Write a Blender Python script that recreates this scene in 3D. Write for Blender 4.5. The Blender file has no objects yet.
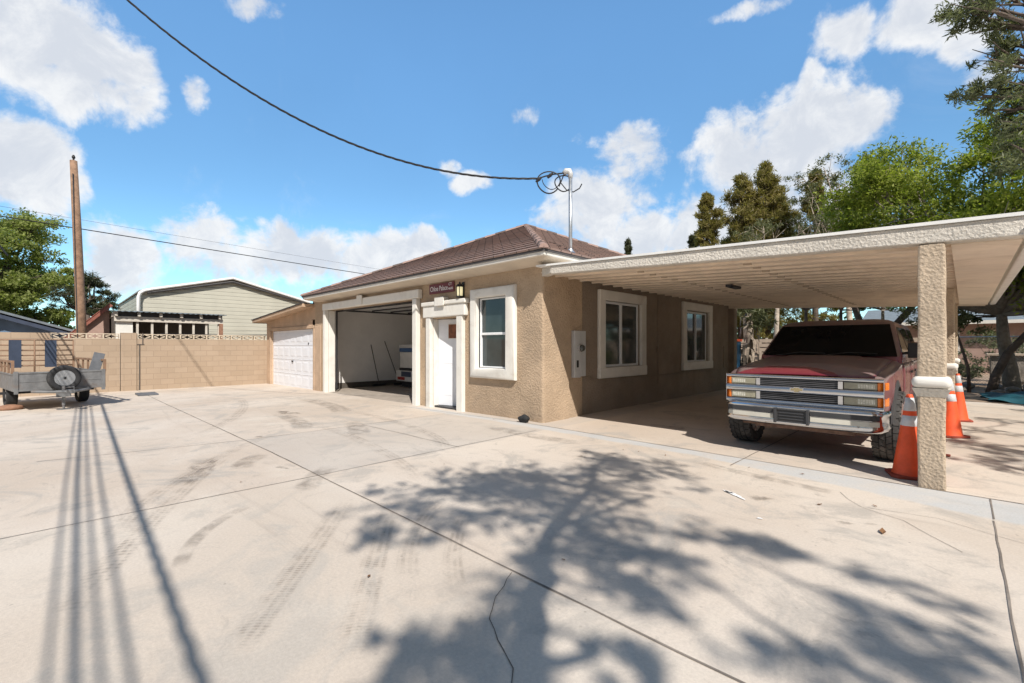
import bpy, bmesh, math, random
import numpy as np
from mathutils import Vector, Matrix
R = math.radians
PI = math.pi
rng = random.Random(7)
SC = bpy.context.scene
COL = SC.collection
# World axes: X runs along the house front (house corner at 0), Y runs back under the carport, Z up. Metres.

# ------------------------------------------------------------------ materials
MATS = {}
def newmat(name):
    m = bpy.data.materials.new(name); m.use_nodes = True
    nt = m.node_tree; nt.nodes.clear()
    out = nt.nodes.new('ShaderNodeOutputMaterial')
    MATS[name] = m
    return m, nt, out
class NB:
    """tiny node builder"""
    def __init__(s, nt): s.nt = nt
    def n(s, t, **kw):
        x = s.nt.nodes.new(t)
        for k, v in kw.items(): setattr(x, k, v)
        return x
    def l(s, a, b): s.nt.links.new(a, b)
    def setin(s, sock, v):
        if hasattr(v, 'is_output'): s.l(v, sock)
        else: sock.default_value = v
    def math(s, op, a, b=None, c=None, clamp=False):
        x = s.n('ShaderNodeMath', operation=op, use_clamp=clamp)
        s.setin(x.inputs[0], a)
        if b is not None: s.setin(x.inputs[1], b)
        if c is not None: s.setin(x.inputs[2], c)
        return x.outputs[0]
    def ss(s, v, lo, hi, tlo=0.0, thi=1.0):
        x = s.n('ShaderNodeMapRange', interpolation_type='SMOOTHSTEP')
        s.setin(x.inputs[0], v); s.setin(x.inputs[1], lo); s.setin(x.inputs[2], hi)
        x.inputs[3].default_value = tlo; x.inputs[4].default_value = thi
        return x.outputs[0]
    def noise(s, vec, scale, detail=4.0, rough=0.55, dist=0.0):
        x = s.n('ShaderNodeTexNoise'); x.inputs['Scale'].default_value = scale
        x.inputs['Detail'].default_value = detail; x.inputs['Roughness'].default_value = rough
        x.inputs['Distortion'].default_value = dist
        if vec is not None: s.l(vec, x.inputs['Vector'])
        return x.outputs['Fac']
    def mix(s, f, a, b, mode='MIX'):
        x = s.n('ShaderNodeMix', data_type='RGBA', blend_type=mode)
        s.setin(x.inputs[0], f)
        for sock, v in ((x.inputs[6], a), (x.inputs[7], b)):
            if isinstance(v, tuple): v = (*v[:3], 1.0)
            s.setin(sock, v)
        return x.outputs[2]
    def bsdf(s, out, color, rough=0.7, metal=0.0, spec=0.5, bump=None, bstr=0.3, bdist=0.01, coat=0.0):
        p = s.n('ShaderNodeBsdfPrincipled')
        if isinstance(color, tuple): color = (*color[:3], 1.0)
        s.setin(p.inputs['Base Color'], color); s.setin(p.inputs['Roughness'], rough)
        s.setin(p.inputs['Metallic'], metal); p.inputs['Specular IOR Level'].default_value = spec
        if coat: p.inputs['Coat Weight'].default_value = coat; p.inputs['Coat Roughness'].default_value = .08
        if bump is not None:
            b = s.n('ShaderNodeBump'); b.inputs['Strength'].default_value = bstr; b.inputs['Distance'].default_value = bdist
            s.l(bump, b.inputs['Height']); s.l(b.outputs[0], p.inputs['Normal'])
        s.l(p.outputs[0], out.inputs[0])
        return p
    def objco(s): return s.n('ShaderNodeTexCoord').outputs['Object']
    def pos(s): return s.n('ShaderNodeNewGeometry').outputs['Position']

def mul(c, k): return tuple(min(1, max(0, x*k)) for x in c)
def M(name, base, rough=.7, metal=0., var=.16, scale=5., bump=0., bscale=60., bdist=.006, spec=.4, coat=0., dirt=0., dirtcol=(.16,.13,.10)):
    m, nt, out = newmat(name); b = NB(nt)
    co = b.objco()
    f = b.noise(co, scale, 6, .62)
    f = b.ss(f, .28, .72)
    c = b.mix(f, mul(base, 1-var), mul(base, 1+var*.8))
    if dirt:
        d = b.ss(b.noise(co, scale*.45+.7, 7, .65, .6), .52, .74, 0, dirt)
        c = b.mix(d, c, dirtcol)
    rr = b.ss(b.noise(co, scale*3, 3), .2, .8, max(.02, rough-.08), min(1, rough+.08))
    bm = b.noise(co, bscale, 4, .6) if bump else None
    b.bsdf(out, c, rr, metal, spec, bm, bump, bdist, coat)
    return m

def stucco(name, base, sc=26, st=.75, dirt=.25):
    m, nt, out = newmat(name); b = NB(nt); co = b.objco()
    v = b.n('ShaderNodeTexVoronoi'); v.inputs['Scale'].default_value = sc; b.l(co, v.inputs['Vector'])
    n1 = b.noise(co, sc*1.2, 5, .65); n2 = b.noise(co, sc*4, 3)
    h = b.math('ADD', b.math('MULTIPLY', n1, .9), b.math('MULTIPLY', n2, .25))
    h = b.math('ADD', h, b.math('MULTIPLY', v.outputs['Distance'], .5))
    big = b.ss(b.noise(co, 1.3, 6, .6), .3, .72)
    c = b.mix(big, mul(base, .84), mul(base, 1.10))
    c = b.mix(b.ss(b.noise(co, .9, 7, .7, 1.0), .58, .72, 0, .38), c, (base[0]*.62, base[1]*.66, base[2]*.72))
    # splash dirt near the ground and run marks
    sep = b.n('ShaderNodeSeparateXYZ'); b.l(co, sep.inputs[0])
    zz = b.math('ADD', sep.outputs[2], b.math('MULTIPLY', b.noise(co, 3, 5), .25))
    low = b.ss(zz, .18, .40, dirt, 0)
    c = b.mix(low, c, (.30, .23, .17))
    pit = b.ss(h, .55, .9, .90, 1.05)
    c = b.mix(1.0, c, b.n('ShaderNodeCombineColor').outputs[0] if False else c, 'MIX')
    mm = b.n('ShaderNodeMix', data_type='RGBA', blend_type='MULTIPLY'); mm.inputs[0].default_value = .8
    b.l(c, mm.inputs[6]); cc = b.n('ShaderNodeCombineColor')
    for i in range(3): b.l(pit, cc.inputs[i])
    b.l(cc.outputs[0], mm.inputs[7])
    b.bsdf(out, mm.outputs[2], .92, 0, .15, h, st, .022)
    return m

stucco('stucco', (.455, .34, .235))
stucco('stucco_side_shaded', (.30, .24, .185))  # same stucco with the shade under the carport darkened into its colour
stucco('stucco_post', (.53, .425, .315), 34, .9)
stucco('stucco_fascia', (.66, .61, .535), 34, .9, .0)
stucco('stucco_plain', (.50, .36, .25), 40, .35)
M('vent_block', (.60, .50, .375), .9, bump=.2)
M('trim_white', (.74, .71, .645), .75, bump=.15, bscale=90, var=.06, scale=3, dirt=.35, dirtcol=(.45, .38, .30))
M('white_vinyl', (.78, .79, .79), .4, var=.03)
M('door_white', (.76, .77, .80), .45, var=.04, scale=2, dirt=.12, dirtcol=(.5, .47, .43))
M('cornice', (.60, .52, .42), .85, var=.08, scale=2, bump=.2, bscale=120)
M('fascia_white', (.72, .69, .63), .6, var=.07, dirt=.2, dirtcol=(.4, .34, .28))
M('soffit', (.76, .645, .52), .6, var=.12, scale=1.4, dirt=.35, dirtcol=(.33, .24, .16))
M('soffit_lip', (.45, .36, .27), .7, var=.1)
M('carport_top', (.80, .79, .76), .5, var=.05)
M('gutter_white', (.76, .73, .68), .5, var=.06, dirt=.3, dirtcol=(.35, .28, .2))
M('interior_white', (.78, .755, .72), .9, var=.05, scale=1.5, dirt=.15, dirtcol=(.35, .31, .27))
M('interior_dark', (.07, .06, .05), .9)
M('interior_floor', (.34, .29, .24), .9, var=.15, bump=.1)
M('black_plastic', (.02, .02, .021), .5, var=.2)
M('dark_metal', (.06, .06, .065), .5, .6)
M('galv', (.50, .52, .54), .42, .85, var=.12, scale=9)
M('grey_steel', (.19, .19, .19), .6, .15, var=.22, scale=5, dirt=.75, dirtcol=(.18, .13, .10), bump=.08)
M('meter_grey', (.58, .58, .57), .5, .3, var=.06)
M('rust_wood', (.30, .16, .10), .8, var=.25, scale=7)
M('rail_brown', (.24, .145, .09), .75, var=.25, scale=7)
M('sign_maroon', (.14, .022, .026), .4, var=.05)
M('sign_white', (.78, .76, .76), .5, var=.02)
M('notice_brown', (.22, .085, .045), .8, var=.45, scale=14)
M('rubber', (.06, .057, .054), .9, var=.3, scale=9, dirt=.8, dirtcol=(.20, .18, .16), bump=.15)
M('rubber_plain', (.028, .028, .029), .8, var=.3, dirt=.4, dirtcol=(.1, .09, .08))
M('chrome', (.60, .62, .65), .10, 1.0, var=.06, scale=3, dirt=.35, dirtcol=(.42, .38, .34))
M('chrome_dull', (.66, .66, .66), .28, 1.0, var=.12, scale=8, dirt=.4, dirtcol=(.36, .32, .28))
M('bumper_cream', (.56, .53, .45), .6, var=.06, dirt=.15)
M('bumper_grey', (.045, .045, .047), .6, var=.1)
M('black_grille', (.014, .014, .015), .5)
M('slat_grey', (.13, .13, .135), .4, .3)
M('amber', (.85, .20, .01), .25, var=.06, coat=.6)
M('lens', (.33, .305, .215), .22, var=.15, scale=10, spec=.6, coat=.8)
M('lens_inner', (.62, .60, .50), .25, .2, var=.25, scale=22, coat=.8)
M('gold', (.45, .36, .20), .45, .6)
M('rust', (.19, .12, .09), .9, var=.35, scale=12)
M('flare_grey', (.05, .048, .048), .6, var=.15, dirt=.3, dirtcol=(.09, .08, .072))
M('cone_orange', (.80, .10, .028), .55, var=.14, scale=7, dirt=.6, dirtcol=(.42, .11, .06))
M('cone_base', (.30, .055, .03), .75, var=.2, dirt=.5, dirtcol=(.12, .07, .06))
M('cone_band', (.56, .57, .58), .4, var=.14, scale=9, dirt=.55, dirtcol=(.36, .33, .30))
M('pole_wood', (.27, .165, .105), .9, var=.3, scale=6, bump=.5, bscale=30, bdist=.02)
M('bark', (.13, .10, .08), .95, var=.35, scale=6, bump=.8, bscale=22, bdist=.03)
M('bark_grey', (.27, .23, .19), .95, var=.3, scale=6, bump=.8, bscale=20, bdist=.03)
M('bark_pale', (.42, .35, .28), .95, var=.35, scale=4, bump=.7, bscale=18, bdist=.03)
M('cable', (.018, .018, .02), .6)
M('weathered_wood', (.42, .37, .31), .9, var=.2, scale=5, bump=.3, bscale=40)
M('shelter_wood', (.60, .54, .46), .9, var=.14, scale=4)
M('dark_roofing', (.075, .07, .07), .8)
M('red_trim', (.28, .10, .07), .8)
M('blue_siding', (.17, .26, .38), .75, var=.2, scale=2)
M('navy', (.045, .06, .095), .6, var=.15)
M('slate_roof', (.17, .20, .22), .8, var=.15)
M('tan_roof', (.24, .18, .15), .9)
M('pink_stucco', (.40, .27, .22), .9, var=.1, bump=.2)
M('teal_tarp', (.02, .09, .115), .55, var=.25, scale=2, bump=.3, bscale=5, bdist=.05)
M('yellow_post', (.50, .27, .06), .75, var=.15)
M('beige_wall', (.47, .37, .28), .9, var=.1)
M('stone', (.30, .25, .21), .95, var=.3, scale=6, bump=.6, bscale=18, bdist=.03)
M('black_stone', (.02, .021, .022), .8, var=.3, bump=.5, bscale=30, bdist=.02)
M('mat_grey', (.12, .125, .135), .8, var=.25)
M('blue_plastic', (.02, .075, .14), .5)
M('orange_plastic', (.5, .075, .03), .6)
M('broom_dark', (.10, .085, .07), .8)
M('box_white', (.62, .60, .56), .6, var=.06)
M('box_blue', (.05, .11, .24), .5)
M('red_lens', (.35, .03, .02), .3)
M('leaf_dry', (.20, .10, .045), .8)
M('paint_splash', (.80, .79, .77), .7, var=.04)
M('oil_stain', (.20, .165, .135), .8, var=.25, scale=18)
M('crack_dark', (.11, .09, .075), .95)
M('slab_seam', (.215, .18, .15), .95, var=.35, scale=3)
M('bark_dead', (.33, .27, .21), .95, var=.4, scale=5, bump=.6, bscale=16, bdist=.03)

def glass(name, col, rough=.03, spec=.7):
    m, nt, out = newmat(name); b = NB(nt)
    n = b.noise(b.objco(), 2.0, 3)
    b.bsdf(out, b.mix(b.ss(n, .3, .7), mul(col, .8), mul(col, 1.2)), rough, 0, spec, n, .02, .01)
glass('window_glass', (.035, .05, .052))
glass('window_glass_pale', (.055, .062, .058), .06)
glass('car_glass', (.005, .0055, .006), .05, .06)
glass('car_side_glass', (.02, .022, .022), .04, .7)

def lampglass():
    m, nt, out = newmat('lamp_glass'); b = NB(nt)
    p = b.bsdf(out, (.80, .76, .55), .4, 0, .5)
    p.inputs['Emission Color'].default_value = (1, .88, .50, 1); p.inputs['Emission Strength'].default_value = .55
lampglass()

def paint():
    m, nt, out = newmat('maroon_paint'); b = NB(nt); co = b.objco()
    g = b.n('ShaderNodeNewGeometry'); sep = b.n('ShaderNodeSeparateXYZ'); b.l(g.outputs['Normal'], sep.inputs[0])
    up = b.ss(sep.outputs[2], .25, .85)
    d = b.math('MULTIPLY', up, b.ss(b.noise(co, 3.5, 7, .65, .4), .25, .7, .7, .98))
    side = b.ss(b.noise(co, 4, 6, .6), .35, .75, .12, .42)
    d = b.math('MAXIMUM', d, side)
    sx_ = b.n('ShaderNodeSeparateXYZ'); b.l(co, sx_.inputs[0])     # dust thinned over an ellipse on the bonnet lip
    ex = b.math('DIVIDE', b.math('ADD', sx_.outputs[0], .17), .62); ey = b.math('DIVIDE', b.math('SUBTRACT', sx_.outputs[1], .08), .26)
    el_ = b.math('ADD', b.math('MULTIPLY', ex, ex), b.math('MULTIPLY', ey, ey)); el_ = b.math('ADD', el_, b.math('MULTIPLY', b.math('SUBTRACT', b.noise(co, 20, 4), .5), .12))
    lip_dust = b.ss(el_, .95, 1.02, .12, 1.); lip_dust = b.math('MAXIMUM', lip_dust, b.ss(sx_.outputs[2], .96, .94))
    d = b.math('MULTIPLY', d, lip_dust)
    base = b.mix(b.noise(co, 2, 4), (.15, .014, .024), (.19, .02, .03))
    c = b.mix(d, base, (.165, .125, .115))
    b.bsdf(out, c, b.ss(d, 0, .9, .22, .7), 0, .5, None, coat=.35)
paint()

def concrete():
    m, nt, out = newmat('concrete'); b = NB(nt); p = b.pos()
    sep = b.n('ShaderNodeSeparateXYZ'); b.l(p, sep.inputs[0]); X, Y = sep.outputs[0], sep.outputs[1]
    n1 = b.ss(b.noise(p, .30, 6, .6, .5), .32, .68)
    c = b.mix(n1, (.525, .435, .35), (.62, .54, .455))
    n2 = b.noise(p, 1.1, 8, .68, 1.2)
    c = b.mix(b.ss(n2, .50, .66, 0, .8), c, (.42, .375, .325))       # greyish scuffed areas
    n3 = b.noise(p, .75, 7, .62, .3)
    c = b.mix(b.ss(n3, .56, .70, 0, .5), c, (.64, .57, .48))          # pale worn areas
    c = b.mix(b.ss(b.noise(p, 2.6, 9, .72, 2.2),   .56, .72, 0, .62), c, (.34, .295, .25))  # dark blotches
    # each pour of slab has its own tone
    def side(v, at): return b.ss(v, at-.004, at+.004)
    s1 = b.math('MULTIPLY', side(Y, -4.23), b.math('SUBTRACT', 1, side(X, .5)))
    s1 = b.math('MULTIPLY', s1, side(X, -2.2))
    c = b.mix(b.math('MULTIPLY', s1, .35), c, (.40, .375, .345))
    s2 = b.math('MULTIPLY', side(X, .5), b.math('SUBTRACT', 1, side(Y, -4.23)))
    c = b.mix(b.math('MULTIPLY', s2, .22), c, (.57, .505, .42))
    # tyre dust, streaked along X
    mp = b.n('ShaderNodeMapping'); mp.inputs['Scale'].default_value = (.35, 3.2, 1); mp.inputs['Rotation'].default_value = (0, 0, R(-12)); b.l(p, mp.inputs[0])
    c = b.mix(b.ss(b.noise(mp.outputs[0], .9, 8, .7, .8), .55, .75, 0, .38), c, (.33, .275, .23))
    # blue grey gutter strip in front of the carport and the house
    wob = b.math('MULTIPLY', b.math('SUBTRACT', b.noise(p, 1.6, 6, .6), .5), .16)
    lowb = b.math('SUBTRACT', -.46, b.math('MULTIPLY', b.math('MAXIMUM', b.math('SUBTRACT', X, 3.0), 0.0), .16))
    band = b.math('MULTIPLY', b.math('SUBTRACT', 1, b.ss(Y, -.205, -.195)), b.ss(b.math('SUBTRACT', b.math('ADD', Y, wob), lowb), -.05, .05))
    band = b.math('MULTIPLY', band, b.ss(X, -4.2, -3.0))
    c = b.mix(b.math('MULTIPLY', band, b.ss(b.noise(p, 3, 6, .6), .3, .6, .5, .85)), c, (.50, .50, .49))
    pv = b.n('ShaderNodeTexVoronoi'); pv.inputs['Scale'].default_value = 11.; pv.inputs['Randomness'].default_value = 1.; b.l(p, pv.inputs['Vector'])
    spot = b.math('MULTIPLY', b.math('SUBTRACT', 1, b.ss(pv.outputs['Distance'], .06, .12)), b.ss(b.noise(p, 1.9, 4, .6), .48, .62))   # specks and small chips
    c = b.mix(b.math('MULTIPLY', spot, .55), c, (.26, .225, .19))
    st_ = b.n('ShaderNodeMapping'); st_.inputs['Scale'].default_value = (1.1, .22, 1); st_.inputs['Rotation'].default_value = (0, 0, R(38)); b.l(p, st_.inputs[0])
    c = b.mix(b.ss(b.noise(st_.outputs[0], 3.4, 9, .74, 1.4), .57, .76, 0, .42), c, (.36, .315, .275))
    fine = b.noise(p, 55, 4, .7); grit = b.noise(p, 240, 2)
    f2 = b.ss(fine, .25, .8, .90, 1.07); cc = b.n('ShaderNodeCombineColor')
    f2 = b.math('MULTIPLY', f2, b.ss(grit, .2, .8, .94, 1.05))
    for i in range(3): b.l(f2, cc.inputs[i])
    c = b.mix(1.0, c, cc.outputs[0], 'MULTIPLY')
    h = b.math('ADD', b.math('MULTIPLY', fine, .35), b.math('ADD', b.math('MULTIPLY', grit, .2), b.math('MULTIPLY', n2, .6)))
    b.bsdf(out, c, b.ss(n2, .3, .7, .72, .92), 0, .25, h, .35, .012)
concrete()

def dirt():
    m, nt, out = newmat('dirt'); b = NB(nt); p = b.pos()
    c = b.mix(b.ss(b.noise(p, .5, 7, .65), .3, .7), (.27, .195, .14), (.40, .30, .22))
    n = b.noise(p, 6, 6, .7)
    c = b.mix(b.ss(n, .5, .75, 0, .5), c, (.20, .15, .11))
    b.bsdf(out, c, .95, 0, .15, n, .6, .05)
dirt()

def overlay(name, col, amax, stripes=0.):
    """thin deposit on the slab: alpha from noise (and, for tyre marks, a tread pattern along u)"""
    m, nt, out = newmat(name); b = NB(nt)
    uv = b.n('ShaderNodeTexCoord').outputs['UV']; p = b.pos()
    sep = b.n('ShaderNodeSeparateXYZ'); b.l(uv, sep.inputs[0]); u, v = sep.outputs[0], sep.outputs[1]
    a = b.ss(b.noise(p, 5, 7, .7, .5), .34, .70)
    edge = b.math('MULTIPLY', b.ss(v, 0, .22), b.ss(v, 1, .78))
    a = b.math('MULTIPLY', a, edge)
    ends = b.math('MULTIPLY', b.ss(u, 0, .18), b.ss(u, 1, .80))
    a = b.math('MULTIPLY', a, ends)
    if stripes:
        w = b.math('SINE', b.math('MULTIPLY', b.math('ADD', u, b.math('MULTIPLY', b.math('ABSOLUTE', b.math('SUBTRACT', v, .5)), .012)), stripes))
        a = b.math('MULTIPLY', a, b.ss(w, -.2, .5, .35, 1))
        a = b.math('MULTIPLY', a, b.ss(b.math('SINE', b.math('MULTIPLY', v, 25.)), -.6, .3, .45, 1))
    a = b.math('MULTIPLY', a, amax)
    d = b.n('ShaderNodeBsdfDiffuse'); d.inputs[0].default_value = (*col, 1)
    t = b.n('ShaderNodeBsdfTransparent'); mx = b.n('ShaderNodeMixShader')
    b.l(a, mx.inputs[0]); b.l(t.outputs[0], mx.inputs[1]); b.l(d.outputs[0], mx.inputs[2]); b.l(mx.outputs[0], out.inputs[0])
overlay('tyre_dust', (.24, .20, .165), .40, 520.)
overlay('skid', (.21, .18, .155), .36)

overlay('oil_soft', (.15, .12, .095), .72)
def bricky(name, c1, c2, mortar, bw, bh, msize, axis, bstr=.5, off=.5, bumpscale=40):
    m, nt, out = newmat(name); b = NB(nt); co = b.objco() if axis != 'UV' else b.n('ShaderNodeTexCoord').outputs['UV']
    if axis != 'UV':
        sep = b.n('ShaderNodeSeparateXYZ'); b.l(co, sep.inputs[0]); cb = b.n('ShaderNodeCombineXYZ')
        b.l(sep.outputs[{'X': 0, 'Y': 1}[axis]], cb.inputs[0]); b.l(sep.outputs[2], cb.inputs[1]); v = cb.outputs[0]
    else: v = co
    t = b.n('ShaderNodeTexBrick'); t.offset = off
    t.inputs['Color1'].default_value = (*c1, 1); t.inputs['Color2'].default_value = (*c2, 1); t.inputs['Mortar'].default_value = (*mortar, 1)
    t.inputs['Scale'].default_value = 1; t.inputs['Mortar Size'].default_value = msize; t.inputs['Brick Width'].default_value = bw; t.inputs['Row Height'].default_value = bh
    t.inputs['Mortar Smooth'].default_value = .2
    b.l(v, t.inputs['Vector'])
    o2 = b.objco(); n = b.noise(o2, 1.4, 7, .65)
    c = b.mix(b.ss(n, .35, .75, 0, .30), t.outputs['Color'], mul(c1, .72))
    fine = b.noise(o2, bumpscale, 4)
    h = b.math('ADD', b.math('MULTIPLY', b.math('SUBTRACT', 1, t.outputs['Fac']), 1.0), b.math('MULTIPLY', fine, .35))
    b.bsdf(out, c, .9, 0, .2, h, bstr, .012)
bricky('block', (.425, .325, .235), (.385, .29, .205), (.335, .25, .18), .405, .203, .008, 'Y', .4)
bricky('roof_tile', (.34, .235, .20), (.245, .185, .165), (.115, .09, .08), .30, .30, .012, 'UV', .9)

def siding(name, base, pitch, axisline='Z', dark=.55):
    m, nt, out = newmat(name); b = NB(nt); co = b.objco(); sep = b.n('ShaderNodeSeparateXYZ'); b.l(co, sep.inputs[0])
    z = b.math('FRACT', b.math('DIVIDE', sep.outputs[{'X': 0, 'Y': 1, 'Z': 2}[axisline]], pitch))
    line = b.math('MULTIPLY', b.ss(z, .0, .06), b.ss(z, 1., .86))
    n = b.noise(co, .8, 5)
    c = b.mix(b.ss(n, .3, .7), mul(base, .93), mul(base, 1.05))
    c = b.mix(b.math('MULTIPLY', b.math('SUBTRACT', 1, line), dark), c, mul(base, .35))
    h = b.math('MULTIPLY', line, 1.0)
    b.bsdf(out, c, .5, .1, .4, h, .8, .03)
siding('barn_siding', (.55, .525, .43), .235)
siding('barn_roof', (.40, .39, .34), .25, 'X')

def leafmat(name, c1, c2, trans=.35):
    m, nt, out = newmat(name); b = NB(nt)
    g = b.n('ShaderNodeNewGeometry')
    r = b.ss(g.outputs['Random Per Island'], 0., 1.)
    n = b.ss(b.noise(b.objco(), .8, 4), .3, .7)
    f = b.math('ADD', b.math('MULTIPLY', r, .6), b.math('MULTIPLY', n, .4))
    c = b.mix(f, c1, c2)
    p = b.n('ShaderNodeBsdfPrincipled'); b.l(c, p.inputs['Base Color']); p.inputs['Roughness'].default_value = .55; p.inputs['Specular IOR Level'].default_value = .3
    t = b.n('ShaderNodeBsdfTranslucent'); b.l(b.mix(1., c, (1., 1.15, .55), 'MULTIPLY'), t.inputs[0])
    mx = b.n('ShaderNodeMixShader'); mx.inputs[0].default_value = trans
    b.l(p.outputs[0], mx.inputs[1]); b.l(t.outputs[0], mx.inputs[2]); b.l(mx.outputs[0], out.inputs[0])
leafmat('leaf_bright', (.115, .155, .022), (.42, .45, .085), .55)
leafmat('leaf_green', (.16, .19, .045), (.40, .43, .15), .55)
leafmat('leaf_pine', (.16, .14, .045), (.36, .29, .11), .5)
leafmat('leaf_pine_dark', (.035, .045, .02), (.085, .09, .04), .2)
leafmat('leaf_grey', (.10, .115, .055), (.21, .215, .115), .35)
leafmat('leaf_dark', (.025, .055, .012), (.07, .12, .03), .3)

# ------------------------------------------------------------------ mesh builder
ORG = {}
class MB:
    def __init__(s): s.v = []; s.f = []; s.uv = {}
    def add(s, vs, fs):
        o = len(s.v); s.v += [tuple(v) for v in vs]; s.f += [tuple(i+o for i in f) for f in fs]; return s
    def box(s, x0, x1, y0, y1, z0, z1):
        return s.add([(x0,y0,z0),(x1,y0,z0),(x1,y1,z0),(x0,y1,z0),(x0,y0,z1),(x1,y0,z1),(x1,y1,z1),(x0,y1,z1)],
                     [(0,3,2,1),(4,5,6,7),(0,1,5,4),(1,2,6,5),(2,3,7,6),(3,0,4,7)])
    def bar(s, p0, p1, w, h, up=(0,0,1)):
        p0, p1 = Vector(p0), Vector(p1); d = (p1-p0).normalized(); u = Vector(up)
        a = d.cross(u)
        if a.length < 1e-4: a = d.cross(Vector((1,0,0)))
        a.normalize(); c = a.cross(d).normalized()
        vs = [p + a*sa*w/2 + c*sc*h/2 for p in (p0, p1) for sa, sc in ((-1,-1),(1,-1),(1,1),(-1,1))]
        return s.add(vs, [(3,2,1,0),(4,5,6,7),(0,1,5,4),(1,2,6,5),(2,3,7,6),(3,0,4,7)])
    def tube(s, pts, rad, n=8, cap=True):
        pts = [Vector(p) for p in pts]; k = len(pts)
        if not isinstance(rad, (list, tuple)): rad = [rad]*k
        o = len(s.v); a = None
        for i, p in enumerate(pts):
            d = (pts[min(i+1, k-1)] - pts[max(i-1, 0)]).normalized()
            if a is None:
                a = d.cross(Vector((0,0,1)))
                if a.length < 1e-3: a = d.cross(Vector((1,0,0)))
            a = (a - d*a.dot(d)).normalized(); c = d.cross(a)
            for j in range(n):
                t = 2*PI*j/n; s.v.append(tuple(p + (a*math.cos(t) + c*math.sin(t))*rad[i]))
        for i in range(k-1):
            for j in range(n):
                j2 = (j+1) % n
                s.f.append((o+i*n+j, o+i*n+j2, o+(i+1)*n+j2, o+(i+1)*n+j))
        if cap: s.f.append(tuple(o+j for j in range(n-1, -1, -1))); s.f.append(tuple(o+(k-1)*n+j for j in range(n)))
        return s
    def prism(s, poly, fn, lo, hi):
        """poly: 2D outline; fn(a,b,t)->xyz"""
        n = len(poly); vs = [fn(a, b, lo) for a, b in poly] + [fn(a, b, hi) for a, b in poly]
        return s.add(vs, [tuple(range(n-1, -1, -1)), tuple(range(n, 2*n))] + [(i, (i+1) % n, n+(i+1) % n, n+i) for i in range(n)])
    def lathe(s, prof, n=24, mat=None, closed=False):
        o = len(s.v); k = len(prof)
        for r, z in prof:
            for j in range(n):
                t = 2*PI*j/n; v = Vector((r*math.cos(t), r*math.sin(t), z))
                s.v.append(tuple(mat @ v if mat else v))
        for i in range(k-1 + (1 if closed else 0)):
            i2 = (i+1) % k
            for j in range(n):
                j2 = (j+1) % n; s.f.append((o+i*n+j, o+i*n+j2, o+i2*n+j2, o+i2*n+j))
        if not closed:
            if prof[0][0] > 1e-5: s.f.append(tuple(o+j for j in range(n-1, -1, -1)))
            if prof[-1][0] > 1e-5: s.f.append(tuple(o+(k-1)*n+j for j in range(n)))
        return s
    def loft(s, rings, close=True, caps=True):
        o = len(s.v); n = len(rings[0])
        for r in rings: s.v += [tuple(p) for p in r]
        for i in range(len(rings)-1):
            for j in range(n if close else n-1):
                j2 = (j+1) % n; s.f.append((o+i*n+j, o+i*n+j2, o+(i+1)*n+j2, o+(i+1)*n+j))
        if caps and close: s.f.append(tuple(o+j for j in range(n-1, -1, -1))); s.f.append(tuple(o+(len(rings)-1)*n+j for j in range(n)))
        return s
    def strip(s, left, right, z):
        o = len(s.v); n = len(left)
        for a, c in zip(left, right): s.v.append((a[0], a[1], z)); s.v.append((c[0], c[1], z))
        for i in range(n-1):
            s.uv[len(s.f)] = [(i/(n-1), 0), (i/(n-1), 1), ((i+1)/(n-1), 1), ((i+1)/(n-1), 0)]
            s.f.append((o+2*i, o+2*i+1, o+2*i+3, o+2*i+2))
        return s
    def build(s, name, mat, parent=None, bevel=0., smooth=False, local=False, seg=2, fixn=True):
        me = bpy.data.meshes.new(name)
        off = Vector((0,0,0)) if (local or parent is None) else ORG[parent]
        me.from_pydata([(v[0]-off.x, v[1]-off.y, v[2]-off.z) for v in s.v], [], s.f)
        if s.uv:
            ul = me.uv_layers.new(name='UVMap')
            for p in me.polygons:
                if p.index in s.uv:
                    for li, uvc in zip(p.loop_indices, s.uv[p.index]): ul.data[li].uv = uvc
        me.materials.append(MATS[mat])
        if fixn:
            bm = bmesh.new(); bm.from_mesh(me); bmesh.ops.recalc_face_normals(bm, faces=bm.faces); bm.to_mesh(me); bm.free()
        if smooth:
            for p in me.polygons: p.use_smooth = True
        o = bpy.data.objects.new(name, me); COL.objects.link(o)
        if bevel:
            b = o.modifiers.new('bevel', 'BEVEL'); b.width = bevel; b.segments = seg; b.limit_method = 'ANGLE'; b.angle_limit = R(35)
        if parent is not None: o.parent = parent; ORG[o] = ORG[parent].copy()
        else: ORG[o] = Vector((0,0,0))
        return o
def smooth_angle(o, ang=40):
    for p in o.data.polygons: p.use_smooth = True
    bm = bmesh.new(); bm.from_mesh(o.data)
    for e in bm.edges:
        if len(e.link_faces) == 2 and e.calc_face_angle(0) > R(ang): e.smooth = False
    bm.to_mesh(o.data); bm.free()

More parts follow.
